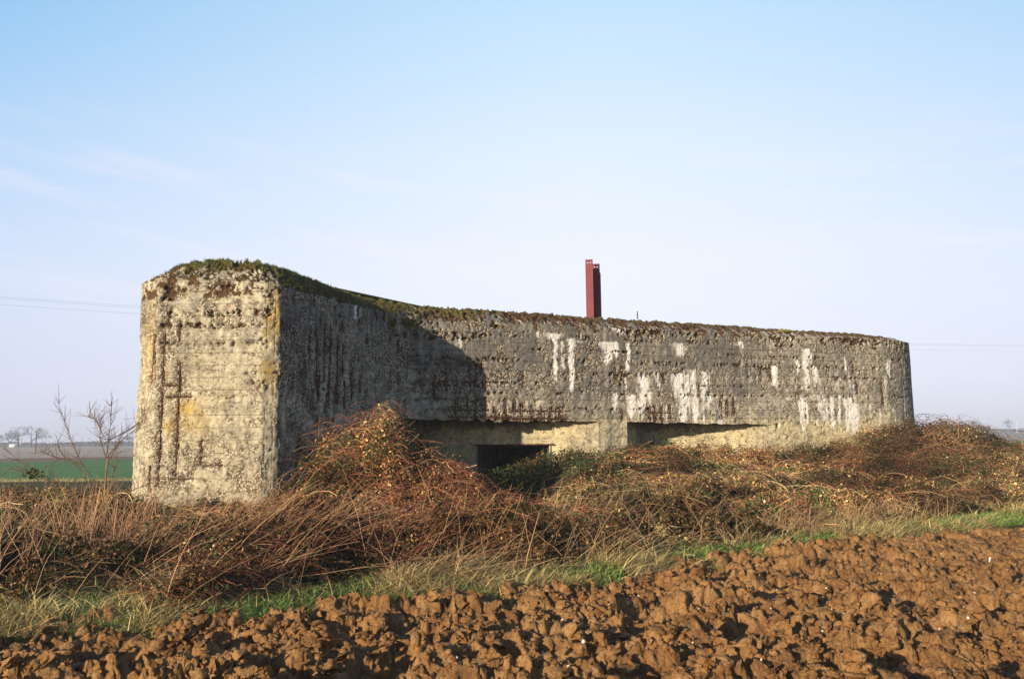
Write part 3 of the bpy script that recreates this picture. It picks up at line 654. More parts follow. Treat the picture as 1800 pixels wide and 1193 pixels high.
# loose clods
def ico(sub):
    import bmesh
    bm = bmesh.new(); bmesh.ops.create_icosphere(bm, subdivisions=sub, radius=1.); 
    v = np.array([q.co[:] for q in bm.verts]); f = np.array([[q.index for q in t_.verts] for t_ in bm.faces]); bm.free(); return v, f
def clodset(n, smin, smax, sub, seed):
    v0, f0 = ico(sub); protos = []
    for k in range(20):
        q = v0*(.6+.8*fbm(v0[:, 0]*1.1+k*7, v0[:, 1]*1.1, v0[:, 2]*1.1, s=200+k, o=3))[:, None]
        for _ in range(13):
            nn = rng.normal(size=3); nn /= np.linalg.norm(nn); dd = q@nn; q = q-np.clip(dd-rng.uniform(.30, .60), 0, None)[:, None]*nn
        q = q+(v0)*(.42*(fbm(v0[:, 0]*2.6+k, v0[:, 1]*2.6, v0[:, 2]*2.6, s=300+k, o=4)-.5)-.10*sst(.5, .62, fbm(v0[:, 0]*5+k, v0[:, 1]*5, v0[:, 2]*5, s=340+k, o=2)))[:, None]
        protos.append(q*np.array([1.25, .95, .62]))
    protos = np.array(protos)
    m = n*12; y = 4.7*np.exp(rng.uniform(size=m)*math.log(15.0/4.7)); x = rng.uniform(-.78, .78, m)*y
    rt = sst(2.0, 7.5, x-.25*(y-6)); hz_ = np.maximum(fbm(x*2.3, y*3.4, s=113), fbm(x*4.6, y*7, s=114)-.01)
    ok = (y < yb_(x)+.05) & (rng.uniform(size=m) > rt*.80) & (rng.uniform(size=m) < (1-sst(.50, .60, hz_))*(.25+.75*sst(.40, .56, fbm(x*1.6, y*2.2, s=115)))+.03)
    x = x[ok][:n]; y = y[ok][:n]; n = len(x)
    s = smin*(smax/smin)**(rng.uniform(size=n)**1.7); th = rng.uniform(0, 2*math.pi, n); tx = rng.normal(0, .5, n)
    c, s_, c2, s2 = np.cos(th), np.sin(th), np.cos(tx), np.sin(tx)
    q = protos[rng.integers(20, size=n)]*s[:, None, None]
    yq = q[..., 1]*c2[:, None]-q[..., 2]*s2[:, None]; zq = q[..., 1]*s2[:, None]+q[..., 2]*c2[:, None]; xq = q[..., 0]
    V = np.stack([xq*c[:, None]-yq*s_[:, None]+x[:, None], xq*s_[:, None]+yq*c[:, None]+y[:, None], zq+(soilh(x, y)+s*.10)[:, None]], -1)
    F = f0[None]+(np.arange(n)*len(v0))[:, None, None]
    return V.reshape(-1, 3), F.reshape(-1, 3)
va, fa = clodset(1500, .055, .13, 3, 1); vb_, fb = clodset(6500, .022, .06, 2, 2); vc_, fc = clodset(12000, .007, .022, 1, 3)
o = mesh_np('soil_clods', np.concatenate([va, vb_, vc_]), np.concatenate([fa, fb+len(va), fc+len(va)+len(vb_)]), SOIL, smooth=False)
tag(o, 'broken orange brown clods of ploughed clay lying over the field', 'soil', kind='stuff')
# pale chips of stone and bits of straw lying on the soil
v0, f0 = ico(1); n = 420; y = 4.8*np.exp(rng.uniform(size=n)*math.log(2.8)); x = rng.uniform(-.68, .68, n)*y; k_ = y < yb_(x)-.05; x = x[k_]; y = y[k_]; n = len(x)
V = v0[None]*rng.uniform(.005, .014, (n, 1, 1))*rng.uniform(.6, 1.3, (n, 1, 3))*(1+.3*rng.normal(size=(n, len(v0), 1)).clip(-1, 1))+np.stack([x, y, soilh(x, y)+.012], 1)[:, None]
o = mesh_np('stone_chips', V.reshape(-1, 3), (f0[None]+(np.arange(n)*len(v0))[:, None, None]).reshape(-1, 3), NT('flint', .7, .3).done((.62, .55, .43)), smooth=False); tag(o, 'small pale stone chips scattered over the ploughed soil', 'stones', kind='stuff')
# frost flecks in the hollows
fv = []; ff = []; n = 0
while n < 130:
    y = 4.9*math.exp(rng.uniform()*math.log(12/4.9)); x = rng.uniform(-.66, .66)*y
    if y > yb_(x)-.2: continue
    cand = rng.normal(0, .12, (30, 2))+[x, y]; hz = soilh(cand[:, 0], cand[:, 1]); j = hz.argmin(); cx, cy = cand[j]
    m = 9; r0 = rng.uniform(.012, .035); an = np.linspace(0, 2*math.pi, m, endpoint=False); rr = r0*rng.uniform(.5, 1.2, m)
    px = cx+rr*np.cos(an)*1.5; py = cy+rr*np.sin(an); pz = soilh(px, py)+.006
    fv.append(np.stack([np.append(px, cx), np.append(py, cy), np.append(pz, hz[j]+.012)], 1)); ff += [(n*10+i, n*10+(i+1) % m, n*10+9) for i in range(m)]; n += 1
k = NT('frost', .5, .5); o = mesh_np('frost', np.concatenate(fv), np.array(ff), k.done((.72, .76, .82))); tag(o, 'small white specks of frost in the shaded soil hollows', 'frost', kind='stuff')

# ------------------------------------------------------------------ vegetation
poly = outer[::5]
def inside(x, y, grow=.0):
    """point in the bunker outline (with firing slots counted as outside only through the depth test)"""
    r = np.zeros(x.shape, bool); n = len(poly); j = n-1
    for i in range(n):
        xi, yi = poly[i]; xj, yj = poly[j]
        if yi != yj:
            r ^= ((yi > y) != (yj > y)) & (x < (xj-xi)*(y-yi)/(yj-yi)+xi)
        j = i
    return r
def Hv(x, y):
    """absolute height of the top of the brambles"""
    s = y-yb_(x)
    h = .10+.42*sst(.3, 1.8, s)+.25*sst(1.5, 5., s)*sst(.4, 2, x)+.30*sst(5, 8.5, s)*sst(.6, 1.6, x)
    h = h+.12*sst(.9, 2.4, s)*(1-sst(-7.2, -6.2, x))
    h = h-.12*np.exp(-((x+5.4)/1.2)**2-((y-14)/1.5)**2)
    h = h+1.28*np.exp(-(((x+3.05)/1.15)**2+((y-15.2)/1.4)**2)**2)+.66*np.exp(-(((x+1.5)/1.15)**2+((y-15.2)/1.3)**2)**1.5)
    h = h-.70*np.exp(-((x+.1)/1.1)**2-((y-17.5)/1.6)**2)-.2*np.exp(-((x-.1)/.6)**2-((y-15.)/1.0)**2)
    h = h+.40*np.exp(-((x-.9)/1.3)**2-((y-19.5)/.7)**2)+.13*sst(6, 9, s)*sst(2, 3, x)*(1-sst(7.5, 9, x))
    h = h+.38*np.exp(-((x-.1)/1.1)**2-((y-19.1)/.7)**2)
    h = h+1.15*np.exp(-((x-11.1)/2.1)**2-((y-20.8)/2.2)**2)+.25*np.exp(-((x-8.5)/1.2)**2-((y-20.8)/1.2)**2)
    h = h+.45*(fbm(x*1.2, y*1.2, s=401)-.5)+.6*(fbm(x*3.0, y*3.0, s=402)-.5)
    return np.maximum(h, bank(x, y)+.02)
def sample(n, x0, x1, y1, smin, smax=99, wfun=None):
    X_ = []; Y_ = []; c = 0
    while c < n:
        x = rng.uniform(x0, x1, n); y = rng.uniform(6.5, y1, n); s = y-yb_(x)
        ok = (s > smin) & (s < smax) & ~inside(x, y) & (np.abs(x) < .78*y+1.0)
        if wfun is not None: ok &= rng.uniform(size=n) < wfun(x, y)
        X_.append(x[ok]); Y_.append(y[ok]); c += ok.sum()
    return np.concatenate(X_)[:n], np.concatenate(Y_)[:n]
def tint(x, y):
    a = fbm(x*.75, y*.75, s=951, o=3); b = fbm(x*2.1, y*2.1, s=952, o=2)
    v = np.clip(.55+2.6*(a-.38)+1.4*(b-.5), .35, 1.7)[:, None]
    hue = np.clip((fbm(x*.5+9, y*.5, s=953, o=3)-.5)*3, -1, 1)[:, None]
    return v*np.concatenate([1+.12*hue, 1-.08*hue, 1-.15*hue], 1)
def pick(cols, n, jit=.3):
    cols = np.array(cols); return cols[rng.integers(len(cols), size=n)]*rng.uniform(1-jit, 1+jit, (n, 1))
RED = [(.26, .085, .05), (.22, .075, .05), (.30, .12, .06), (.34, .17, .08), (.17, .07, .05)]
TAN = [(.50, .32, .16), (.42, .26, .13), (.58, .41, .22), (.34, .19, .10)]
LEAF = [(.22, .11, .045), (.30, .17, .06), (.16, .075, .035), (.12, .10, .035), (.08, .09, .03), (.45, .31, .13), (.10, .06, .03)]
GRN = [(.045, .075, .022), (.06, .095, .028), (.035, .055, .02), (.09, .11, .03)]
def canes(bag, x, y, cols, Lr=(.6, 1.7), sag=(.15, .75), r=.0045, K=10, hi=(.65, 1.10), dirbias=None):
    n = len(x); L = rng.uniform(*Lr, n); th = rng.uniform(0, 2*math.pi, n)
    if dirbias is not None: th = rng.normal(dirbias[0], dirbias[1], n)
    top = Hv(x, y); g = bank(x, y); z = g+(top-g)*rng.uniform(*hi, n)
    t = np.linspace(-.5, .5, K)[None]; sg = rng.uniform(*sag, n)[:, None]; tilt = rng.normal(0, .28, n)[:, None]; bend = rng.normal(0, .5, n)[:, None]
    d = np.stack([np.cos(th), np.sin(th)], 1); e = np.stack([-d[:, 1], d[:, 0]], 1)
    s = t*L[:, None]; c = bend*(t**2)*L[:, None]
    Q = np.zeros((n, K, 3)); Q[..., 0] = x[:, None]+d[:, :1]*s+e[:, :1]*c; Q[..., 1] = y[:, None]+d[:, 1:]*s+e[:, 1:]*c
    Q[..., 2] = z[:, None]-sg*(2*t)**2*L[:, None]*.45+tilt*s
    Q += np.cumsum(rng.normal(0, .016, Q.shape), axis=1)
    ok = ~(inside(Q[..., 0], Q[..., 1]).any(1)); Q = Q[ok]
    Q[..., 2] = np.maximum(Q[..., 2], bank(Q[..., 0], Q[..., 1])+.01)
    rr = (r*rng.uniform(.6, 1.35, len(Q)))[:, None]*np.linspace(1.15, .45, K)[None]
    bag.add(tubes(Q, rr, pick(cols, len(Q))*tint(Q[:, 5 if K > 5 else 2, 0], Q[:, 5 if K > 5 else 2, 1]), 3)); return Q
def leafs(bag, x, y, cols, size=(.011, .033), lo=.35, hi=1.10):
    n = len(x); g = bank(x, y); z = g+(Hv(x, y)-g)*(lo+(hi-lo)*rng.uniform(0, 1, n)**.6)
    bag.add(leaves(np.stack([x, y, z], 1), rng.uniform(*size, n)*np.where(rng.uniform(size=n) < .25, 1.35, 1), pick(cols, n, .4)*tint(x, y)))
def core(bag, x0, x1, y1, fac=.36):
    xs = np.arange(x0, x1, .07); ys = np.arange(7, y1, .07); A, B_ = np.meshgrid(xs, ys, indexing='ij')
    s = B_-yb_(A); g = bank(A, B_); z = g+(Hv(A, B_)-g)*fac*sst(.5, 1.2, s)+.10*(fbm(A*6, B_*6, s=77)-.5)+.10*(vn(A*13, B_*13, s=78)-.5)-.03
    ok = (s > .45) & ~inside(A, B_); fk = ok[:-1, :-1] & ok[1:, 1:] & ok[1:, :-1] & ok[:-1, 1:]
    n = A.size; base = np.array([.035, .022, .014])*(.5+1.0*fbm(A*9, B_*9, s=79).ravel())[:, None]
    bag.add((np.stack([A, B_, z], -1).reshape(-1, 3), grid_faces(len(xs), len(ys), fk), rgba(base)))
def cl(sc, th, s):   # clumping weight
    return lambda x, y: np.clip((fbm(x*sc, y*sc, s=s, o=3)-th)*6, .05, 1)
area_defs = [
 ('bramble_thicket', 'dark brown bramble mat with dry stems left of the bunker', -13, -6.2, 16.5, 1600, 26000, 0, 'L'),
 ('bramble_thicket', 'low bramble tangle at the foot of the lit bunker end', -6.2, -3.6, 14.95, 1300, 17000, 0, 'A'),
 ('bramble_thicket', 'tall reddish bramble mound in front of the shaded wing wall', -3.6, .1, 18.9, 5200, 60000, 1, 'M'),
 ('bramble_thicket', 'bramble and ivy filling the hollow below the firing slots', .1, 8.2, 22.2, 6200, 90000, 2, 'C'),
 ('bramble_thicket', 'high brown bramble heap burying the right end of the bunker', 8.2, 19, 26, 7600, 95000, 3, 'R')]
for nm, lab, x0, x1, y1, nc, nlf, mode, tg in area_defs:
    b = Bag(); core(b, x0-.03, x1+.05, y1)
    colsC = {0: RED[3:]+TAN, 1: RED+RED+TAN[:1], 2: RED+TAN, 3: RED+TAN[:2]}[mode]
    x, y = sample(int(nc*(.4 if mode == 0 else .5)), x0, x1, y1, .55, wfun=cl(1.5, .42, 501)); canes(b, x, y, colsC, Lr=(.35, 1.3), hi=(.4, 1.18), sag=(.05, 1.0), r=.0042)
    x, y = sample(nc//22, x0, x1, y1, .9); canes(b, x, y, colsC, Lr=(.8, 1.6), hi=(1.0, 1.3), sag=(.35, .95), r=.0055)
    # fine twigs
    x, y = sample(int(nc*(.7, 1.1, 1.3, 1.5)[mode]), x0, x1, y1, .5, wfun=cl(2.2, .46, 503)); canes(b, x, y, TAN+RED+RED, Lr=(.12, .55), hi=(.7, 1.12), sag=(-.3, .6), r=.0028, K=5)
    x, y = sample(int(nlf*1.15), x0, x1, y1, .5, wfun=cl(1.7, .47, 601)); leafs(b, x, y, LEAF)
    x, y = sample(nlf//16, x0, x1, y1, .5); leafs(b, x, y, [(.50, .34, .15), (.42, .27, .11), (.55, .40, .22)], size=(.010, .024), lo=.7, hi=1.12)
    x, y = sample(int(nlf*.6), x0, x1, y1, .5, wfun=cl(1.5, .50, 611)); leafs(b, x, y, GRN, lo=.4, hi=1.02)
    o = b.build(nm, CANE); tag(o, lab, 'brambles', kind='stuff')
# dark green ivy against the slot wall
b = Bag()
def ivw(x, y): return np.exp(-((x-.5)/1.3)**2-((y-18.)/1.4)**2)+.8*np.exp(-((x-3.6)/.7)**2-((y-20.6)/.9)**2)
n = 42000; x = rng.uniform(-1.2, 5.2, 200000); y = rng.uniform(15.5, 21.9, 200000)
ok = (rng.uniform(size=len(x)) < ivw(x, y)) & (y < np.where(x < 2.4, 20.2, 21.8)); x = x[ok][:n]; y = y[ok][:n]
g = bank(x, y); z = g+np.maximum(Hv(x, y)-g+.25*fbm(x*2.5, y*2.5, s=861), .12)*rng.uniform(.2, 1.0, len(x))
b.add(leaves(np.stack([x, y, z], 1), rng.uniform(.02, .042, len(x)), .75*pick(GRN, len(x), .4))); o = b.build('ivy', GRASS); tag(o, 'dark green leafy ivy growing in the shade under the left firing slot', 'ivy', kind='stuff')

# dry standing stems, leaning right in front of the bunker end
b = Bag()
def stems(n, x0, x1, smin, smax, Lr, lean, ls, cols, r=.0035):
    x, y = sample(n, x0, x1, 14.6, smin, smax, wfun=cl(1.4, .36, 701)); L = rng.uniform(*Lr, n)
    K = 8; t = np.linspace(0, 1, K)[None]; lx = rng.normal(lean, ls, n)[:, None]; ly = rng.normal(0, .22, n)[:, None]
    Q = np.zeros((n, K, 3)); Q[..., 0] = x[:, None]+lx*L[:, None]*(t+.35*t*t); Q[..., 1] = y[:, None]+ly*L[:, None]*t
    Q[..., 2] = bank(x, y)[:, None]+L[:, None]*t*np.cos(np.clip(np.abs(lx), 0, 1.2))-.10*L[:, None]*t**3
    Q += np.cumsum(rng.normal(0, .006, Q.shape), axis=1)
    ok = ~inside(Q[..., 0], Q[..., 1]).any(1); Q = Q[ok]
    b.add(tubes(Q, (r*rng.uniform(.6, 1.4, len(Q)))[:, None]*np.linspace(1.1, .45, K)[None], pick(cols, len(Q)), 3)); return Q
PINK = [(.50, .29, .16), (.42, .23, .13), (.58, .38, .20), (.34, .17, .10)]
stems(850, -10, -4.4, .5, 3.6, (.5, 1.15), .08, .24, PINK)
stems(300, -4.5, -2.5, .6, 5.0, (.6, 1.15), .62, .22, PINK)
stems(200, -2.7, -.9, .5, 4.0, (.5, 1.1), .6, .5, PINK+RED)
stems(500, -.9, 3.0, .4, 4.0, (.35, .9), .35, .5, TAN)
stems(700, 3.0, 12, .3, 4.0, (.25, .6), .2, .5, TAN)
o = b.build('dry_stems', CANE); tag(o, 'pale dry weed stems standing and leaning along the field edge', 'dry stems', kind='stuff')
# verge grass
b = Bag()
def blades(n, x0, x1, s0, s1, L, cols, wf=None, droop=.5, wd=.0035, lean=(.15, -.1)):
    x, y = sample(n, x0, x1, 19, s0, s1, wfun=wf)
    d = np.stack([rng.normal(lean[0], .5, n), rng.normal(lean[1], .5, n), np.ones(n)], 1); d /= np.linalg.norm(d, axis=1, keepdims=True)
    l = rng.uniform(*L, n)*(.6+.8*fbm(x*2.5, y*2.5, s=811)); K = 5; t = np.linspace(0, 1, K)[None, :, None]
    b0 = np.stack([x, y, bank(x, y)-.02+.01], 1)
    Q = b0[:, None]+d[:, None]*l[:, None, None]*t; Q[..., :2] += d[:, None, :2]*(t**2)*l[:, None, None]*.9
    Q[..., 2] -= (t[..., 0]**2)*l[:, None]*droop*rng.uniform(.3, 1.5, (n, 1)); Q[..., 2] = np.maximum(Q[..., 2], b0[:, None, 2]+.01)
    th = rng.uniform(0, math.pi, n); s = np.stack([np.cos(th), np.sin(th), 0*th], 1)
    b.add(ribbons(Q, wd*rng.uniform(.7, 1.4, (n, 1))*np.array([1, 1, .85, .6, .12])[None], s, pick(cols, n, .35)))
GG = [(.18, .30, .06), (.24, .37, .085), (.12, .21, .045), (.31, .39, .12)]
DG = [(.50, .40, .17), (.42, .31, .12), (.56, .46, .22), (.34, .24, .10)]
green = lambda x, y: np.clip((.6*fbm(x*.9, y*.9, s=821, o=3)+.4*fbm(x*4, y*4, s=822, o=2)-.39)*9+.45*np.exp(-((x+2.4)/1.2)**2), 0, 1)
dry = lambda x, y: np.clip(1.1-green(x, y), .10, 1)
blades(60000, -8, 1.0, -.12, 1.5, (.07, .21), GG, lambda x, y: green(x, y)**1.5, lean=(0, -.05), wd=.003); x, y = sample(7000, -9, 1.0, 16, -.1, 1.9, wfun=lambda x, y: sst(.42, .6, fbm(x*1.7, y*1.7, s=841))); b.add(leaves(np.stack([x, y, bank(x, y)+rng.uniform(.01, .09, len(x))], 1), rng.uniform(.008, .02, len(x)), pick(GG+GRN, len(x), .3), .6))
blades(15000, -10, 1.0, -.10, 1.5, (.10, .34), DG, dry); blades(13000, -10, .5, .5, 2.6, (.25, .62), [(.46, .33, .16), (.36, .25, .12), (.52, .40, .2)], lambda x, y: sst(.42, .6, fbm(x*1.1, y*1.1, s=831))*(1.05-green(x, y)), wd=.003, droop=.8)
blades(60000, 1.0, 12.5, -.12, 1.8, (.07, .20), GG, lambda x, y: green(x, y)**1.5, wd=.004, lean=(0, -.05)); blades(30000, 1.0, 13.5, -.10, 2.1, (.12, .36), DG, dry, wd=.0045); blades(9000, -.5, 6, .6, 3.0, (.3, .6), DG, lambda x, y: sst(.45, .6, fbm(x*.9, y*.9, s=832))*(1.05-green(x, y)), wd=.004, droop=.9)
o = b.build('verge_grass', GRASS); tag(o, 'green and straw coloured grass verge between the ploughed soil and the brambles', 'grass', kind='stuff')
b = Bag()
x, y = sample(620, -9, 13, 18, -.05, 1.9)
for i_ in range(len(x)):
    g_ = float(green(x[i_:i_+1], y[i_:i_+1])[0]) > rng.uniform(.2, .9); c_ = GG[rng.integers(4)] if g_ else DG[rng.integers(4)]
    grasspatch(b, (x[i_], y[i_], float(bank(x[i_], y[i_]))-.01), rng.uniform(.03, .09), int(rng.uniform(28, 60)), rng.uniform(.12, .22) if g_ else rng.uniform(.16, .42), c_, (.15, -.15), .0035)
o = b.build('grass_tussocks', GRASS); tag(o, 'splayed tussocks of straw and green grass lining the ploughed field', 'grass', kind='stuff')
# left-hand edge of the green field seen over the brambles: pale dry grass
b = Bag(); n = 9000; x = rng.uniform(-26, -9, n); y = rng.uniform(27, 34, n); d = np.stack([rng.normal(0, .4, n), rng.normal(0, .4, n), np.ones(n)], 1)
l = rng.uniform(.12, .4, n); t = np.linspace(0, 1, 4)[None, :, None]; b0 = np.stack([x, y, 0*x], 1); Q = b0[:, None]+d[:, None]*l[:, None, None]*t; Q[..., 2] -= t[..., 0]**2*l[:, None]*.4
th = rng.uniform(0, math.pi, n); b.add(ribbons(Q, .008*np.array([1, .9, .6, .1])[None]*np.ones((n, 1)), np.stack([np.cos(th), np.sin(th), 0*th], 1), pick(DG, n)))
o = b.build('field_margin_grass', GRASS); tag(o, 'pale dry grass along the near edge of the green field', 'grass', kind='stuff')

# ------------------------------------------------------------------ bare shrub at the left
def branchset(bag, pts, r0, r1, c, K=12, yj=.1):
    pts = np.array(pts, float); L = np.concatenate([[0], np.cumsum(np.linalg.norm(np.diff(pts, axis=0), axis=1))]); s = np.linspace(0, L[-1], K)
    q = np.stack([np.interp(s, L, pts[:, i]) for i in range(3)], 1); q[1:-1] = (q[:-2]+2*q[1:-1]+q[2:])/4; q += np.cumsum(rng.normal(0, .004, q.shape), axis=0)
    bag.add(tubes(q[None], np.linspace(r0, r1, K)[None], np.array([c]), 5)); return q
shrub = empty('bare_shrub', (-5.58, 11, .2)); tag(shrub, 'small leafless shrub with spreading twigs left of the bunker', 'shrub')
bt = Bag(); bl = Bag(); bc = (.20, .14, .08)
tr = branchset(bt, [(-5.52, 11.02, .15), (-5.55, 11, .67), (-5.58, 11, 1.05), (-5.56, 11, 1.39)], .019, .011, (.26, .19, .08), 16)
LB = [[(-5.56, 11, 1.39), (-5.62, 10.95, 1.7), (-5.61, 10.9, 2.01)], [(-5.56, 11, 1.39), (-5.43, 11.1, 1.62), (-5.21, 11.2, 1.82), (-5.17, 11.2, 1.93)], [(-5.56, 11, 1.43), (-5.5, 10.9, 1.7), (-5.46, 10.85, 1.93), (-5.46, 10.8, 2.17)], [(-5.62, 11, 1.7), (-5.76, 11.1, 1.91), (-5.96, 11.2, 1.99)], [(-5.61, 11, .97), (-5.84, 10.9, 1.32), (-5.91, 10.85, 1.51), (-5.99, 10.8, 1.74), (-6.19, 10.8, 2.25)], [(-5.58, 11, .82), (-5.9, 10.8, .96), (-6.14, 10.7, 1.13), (-6.55, 10.6, 1.4), (-6.71, 10.6, 1.56)], [(-5.61, 11, .97), (-6.03, 11.2, 1.24), (-6.36, 11.3, 1.44), (-6.44, 11.3, 1.71)], [(-5.55, 11, 1.28), (-5.35, 10.8, 1.51), (-5.2, 10.7, 1.62)], [(-5.61, 11, 1.59), (-5.36, 11.2, 1.78), (-5.19, 11.3, 2.01), (-5.22, 11.3, 2.09)], [(-5.58, 11, .78), (-5.4, 10.8, 1.05), (-5.19, 10.7, 1.43)], [(-5.84, 10.9, 1.32), (-6.16, 10.8, 1.44), (-6.4, 10.8, 1.52)], [(-5.9, 10.8, .98), (-6.22, 10.6, 1.17), (-6.32, 10.6, 1.19), (-6.62, 10.5, 1.33)], [(-5.56, 11, .7), (-5.3, 11.3, .95), (-4.95, 11.4, 1.1)]]
for br_ in LB:
    q = branchset(bl, br_, .0065, .0022, (.15, .10, .065))
    for k_ in range(3, 11):
        for _r in range(4):
            d = q[k_]-q[k_-1]; d /= np.linalg.norm(d)+1e-9; d = d*.6+rng.normal(0, .55, 3)+[0, 0, .2]; d /= np.linalg.norm(d); ll = rng.uniform(.08, .30)
            e = q[k_]+d*ll; branchset(bl, [q[k_], q[k_]+d*ll*.5+rng.normal(0, .01, 3), e+[0, 0, .02]], .0028, .0014, (.19, .12, .07), 6)
o = bt.build('trunk', BARK, smooth=True); under(o, shrub); o = bl.build('branches', BARK, smooth=True); under(o, shrub)
lb = Bag(); n = 60; c = np.array([-6.3, 10.6, 1.2])+rng.normal(0, .045, (n, 3))*[1.3, 1, .8]; lb.add(leaves(c, rng.uniform(.018, .034, n), pick(GRN, n))); o = lb.build('leaves', GRASS); under(o, shrub)
# yellow straw round its foot
b = Bag()
for _ in range(26): grasspatch(b, (rng.uniform(-6.5, -4.9), rng.uniform(10.6, 12), .3), .14, 30, .65, (.40, .25, .11), (0, 0), .003)
o = b.build('straw_tussock', GRASS); tag(o, 'tussocks of orange straw around the foot of the leafless shrub', 'dry grass', kind='stuff')

# ------------------------------------------------------------------ steel piles
ps = NT('red_paint_steel', .55, .3); pp_ = ps.coords(); PS = ps.done(ps.mix(ps.ramp(ps.noise(pp_, 5, 6, .7), [(.35, 0), (.7, 1)]), (.19, .022, .034), (.115, .016, .022)), ps.bump(ps.noise(pp_, 20, 3), .15, .01))
import bmesh
def hbeam(x, y, h, w, lab):
    e = empty('steel_column', (x, y, 0)); e.rotation_euler = (0, 0, R(-13)); tag(e, lab, 'steel column', 'red steel columns standing behind the bunker')
    def plate(name, x0, x1, y0, y1, z1, holes=()):
        # plate with square-ish through holes, built from cells
        xs = sorted({x0, x1, *[v for a, b, r in holes for v in (a-r, a+r)]}); zz = sorted({0., z1, *[v for a, b, r in holes for v in (b-r, b+r)]})
        bm = bmesh.new(); 
        for i in range(len(xs)-1):
            for j in range(len(zz)-1):
                cx, cz = (xs[i]+xs[i+1])/2, (zz[j]+zz[j+1])/2
                if any(abs(cx-a) < r and abs(cz-b) < r for a, b, r in holes): continue
                for yy_, fl in ((y0, 0), (y1, 1)):
                    vs = [bm.verts.new((xs[i+p], yy_, zz[j+q])) for p, q in ((0, 0), (1, 0), (1, 1), (0, 1))]; bm.faces.new(vs[::-1] if fl else vs)
        def quad(*c): bm.faces.new([bm.verts.new(v) for v in c])
        def rim(a0, a1, b0, b1):
            quad((a0, y0, b0), (a0, y1, b0), (a0, y1, b1), (a0, y0, b1)); quad((a1, y0, b0), (a1, y0, b1), (a1, y1, b1), (a1, y1, b0))
            quad((a0, y0, b0), (a1, y0, b0), (a1, y1, b0), (a0, y1, b0)); quad((a0, y0, b1), (a0, y1, b1), (a1, y1, b1), (a1, y0, b1))
        rim(x0, x1, 0, z1)
        for a, b_, r in holes: rim(a-r, a+r, b_-r, b_+r)
        bmesh.ops.remove_doubles(bm, verts=bm.verts, dist=1e-5)
        me = bpy.data.meshes.new(name); bm.to_mesh(me); bm.free(); me.materials.append(PS); o = bpy.data.objects.new(name, me); col.objects.link(o); o.parent = e
    hw = w/2; hs = [(-hw*.38, h-.12, .024), (hw*.38, h-.12, .024)]
    plate('flange', -hw, hw, 0, .02, h, hs); plate('web', -.012, .012, .02, .26, h-.30); plate('flange', -hw, hw, .26, .28, h-.30)
hbeam(2.885, 29, 8.2, .275, 'taller red steel column, left one of the pair behind the roof')
hbeam(3.185, 29.42, 8.13, .275, 'shorter red steel column, right one of the pair, half in shade')

# ------------------------------------------------------------------ overhead line
WM = NT('cable', .6).done((.05, .05, .055)); PM = NT('pole_wood', .9).done((.13, .10, .075))
def cable(p0, p1, sag, lab):
    t = np.linspace(0, 1, 60)[:, None]; q = np.array(p0)*(1-t)+np.array(p1)*t; q[:, 2] -= 4*sag*(t*(1-t))[:, 0]
    V, F, C = tubes(q[None], np.full((1, 60), .0055), np.zeros((1, 3)), 5); o = mesh_np('overhead_cable', V, F, WM); tag(o, lab, 'cable', 'overhead cables')
PLp, PRp = np.array([-44., 58.]), np.array([72., 98.])
cable((*PLp, 12.9), (*PRp, 12.45), 1.0, 'uppermost overhead cable crossing behind the bunker')
cable((PLp[0], PLp[1]+.5, 12.85), (PRp[0], PRp[1]+.5, 12.4), 1.05, 'overhead cable just under the uppermost one')
cable((*PLp, 12.3), (*PRp, 11.75), 1.0, 'lowest overhead cable crossing behind the bunker')
def pole(x, y, h, r, lab, cat='pole', mat=PM, arm=True, grp=None):
    e = empty('utility_pole', (x, y, 0)); tag(e, lab, cat, grp)
    V, F, C = tubes(np.array([[(0, 0, -.2), (0, 0, h/2), (0, 0, h)]], float), np.array([[r, r*.85, r*.7]]), np.zeros((1, 3)), 10); o = mesh_np('post', V, F, mat); o.parent = e
    if arm: o = boxmesh('crossarm', -.9, .9, -.06, .06, h-.35, h-.22, mat); o.parent = e
pole(PLp[0], PLp[1], 13.1, .16, 'tall wooden pole carrying the cables, beyond the left side'); pole(PRp[0], PRp[1], 12.65, .16, 'tall wooden pole carrying the cables, beyond the right side')
pole(-72.5, 122, 3.6, .09, 'thin wooden post standing alone in the stubble field at the left', 'post', arm=False)
pole(-228, 372, 6, .22, 'pale far post left of the distant bare tree', 'post', NT('pale_post', .8).done((.55, .55, .56)), False)
pole(352, 560, 11.5, .25, 'pale far post near the horizon at the right', 'post', NT('pale_post', .8).done((.55, .55, .56)), False)

# ------------------------------------------------------------------ distant trees
def bare_tree(x, y, z0, h, spread, lab, name='bare_tree', tw=1500, tilt=0):
    e = empty(name, (x, y, z0)); tag(e, lab, 'tree', 'bare trees on the horizon')
    b = Bag(); base = np.array([0, 0, 0.]); H0 = h*.28
    branchset(b, [base, (0, 0, H0*.6), (tilt, 0, H0)], h*.035, h*.028, (.07, .055, .045)); o = b.build('trunk', BARK); o.parent = e
    b = Bag()
    h *= 1.12
    def rec(p, d, L, r, lv):
        q = p+d*L; b.add(tubes(np.array([[p, (p+q)/2+rng.normal(0, L*.05, 3), q]]), np.array([[r, r*.8, r*.6]]), np.array([[.06, .05, .045]]), 3))
        if lv == 0: return
        for _ in range(3 if lv > 1 else 5):
            nd = d*.75+rng.normal(0, .55, 3)*[spread, spread, .6]+[0, 0, .12]; nd /= np.linalg.norm(nd); rec(q, nd, L*rng.uniform(.62, .85), r*.58, lv-1)
    for _ in range(5):
        d = rng.normal(0, .6, 3)*[spread, spread, .3]+[tilt*.3, 0, .9]; d /= np.linalg.norm(d); rec(np.array([tilt, 0, H0]), d, h*.24, h*.018, 4)
    o = b.build('crown', BARK); o.parent = e
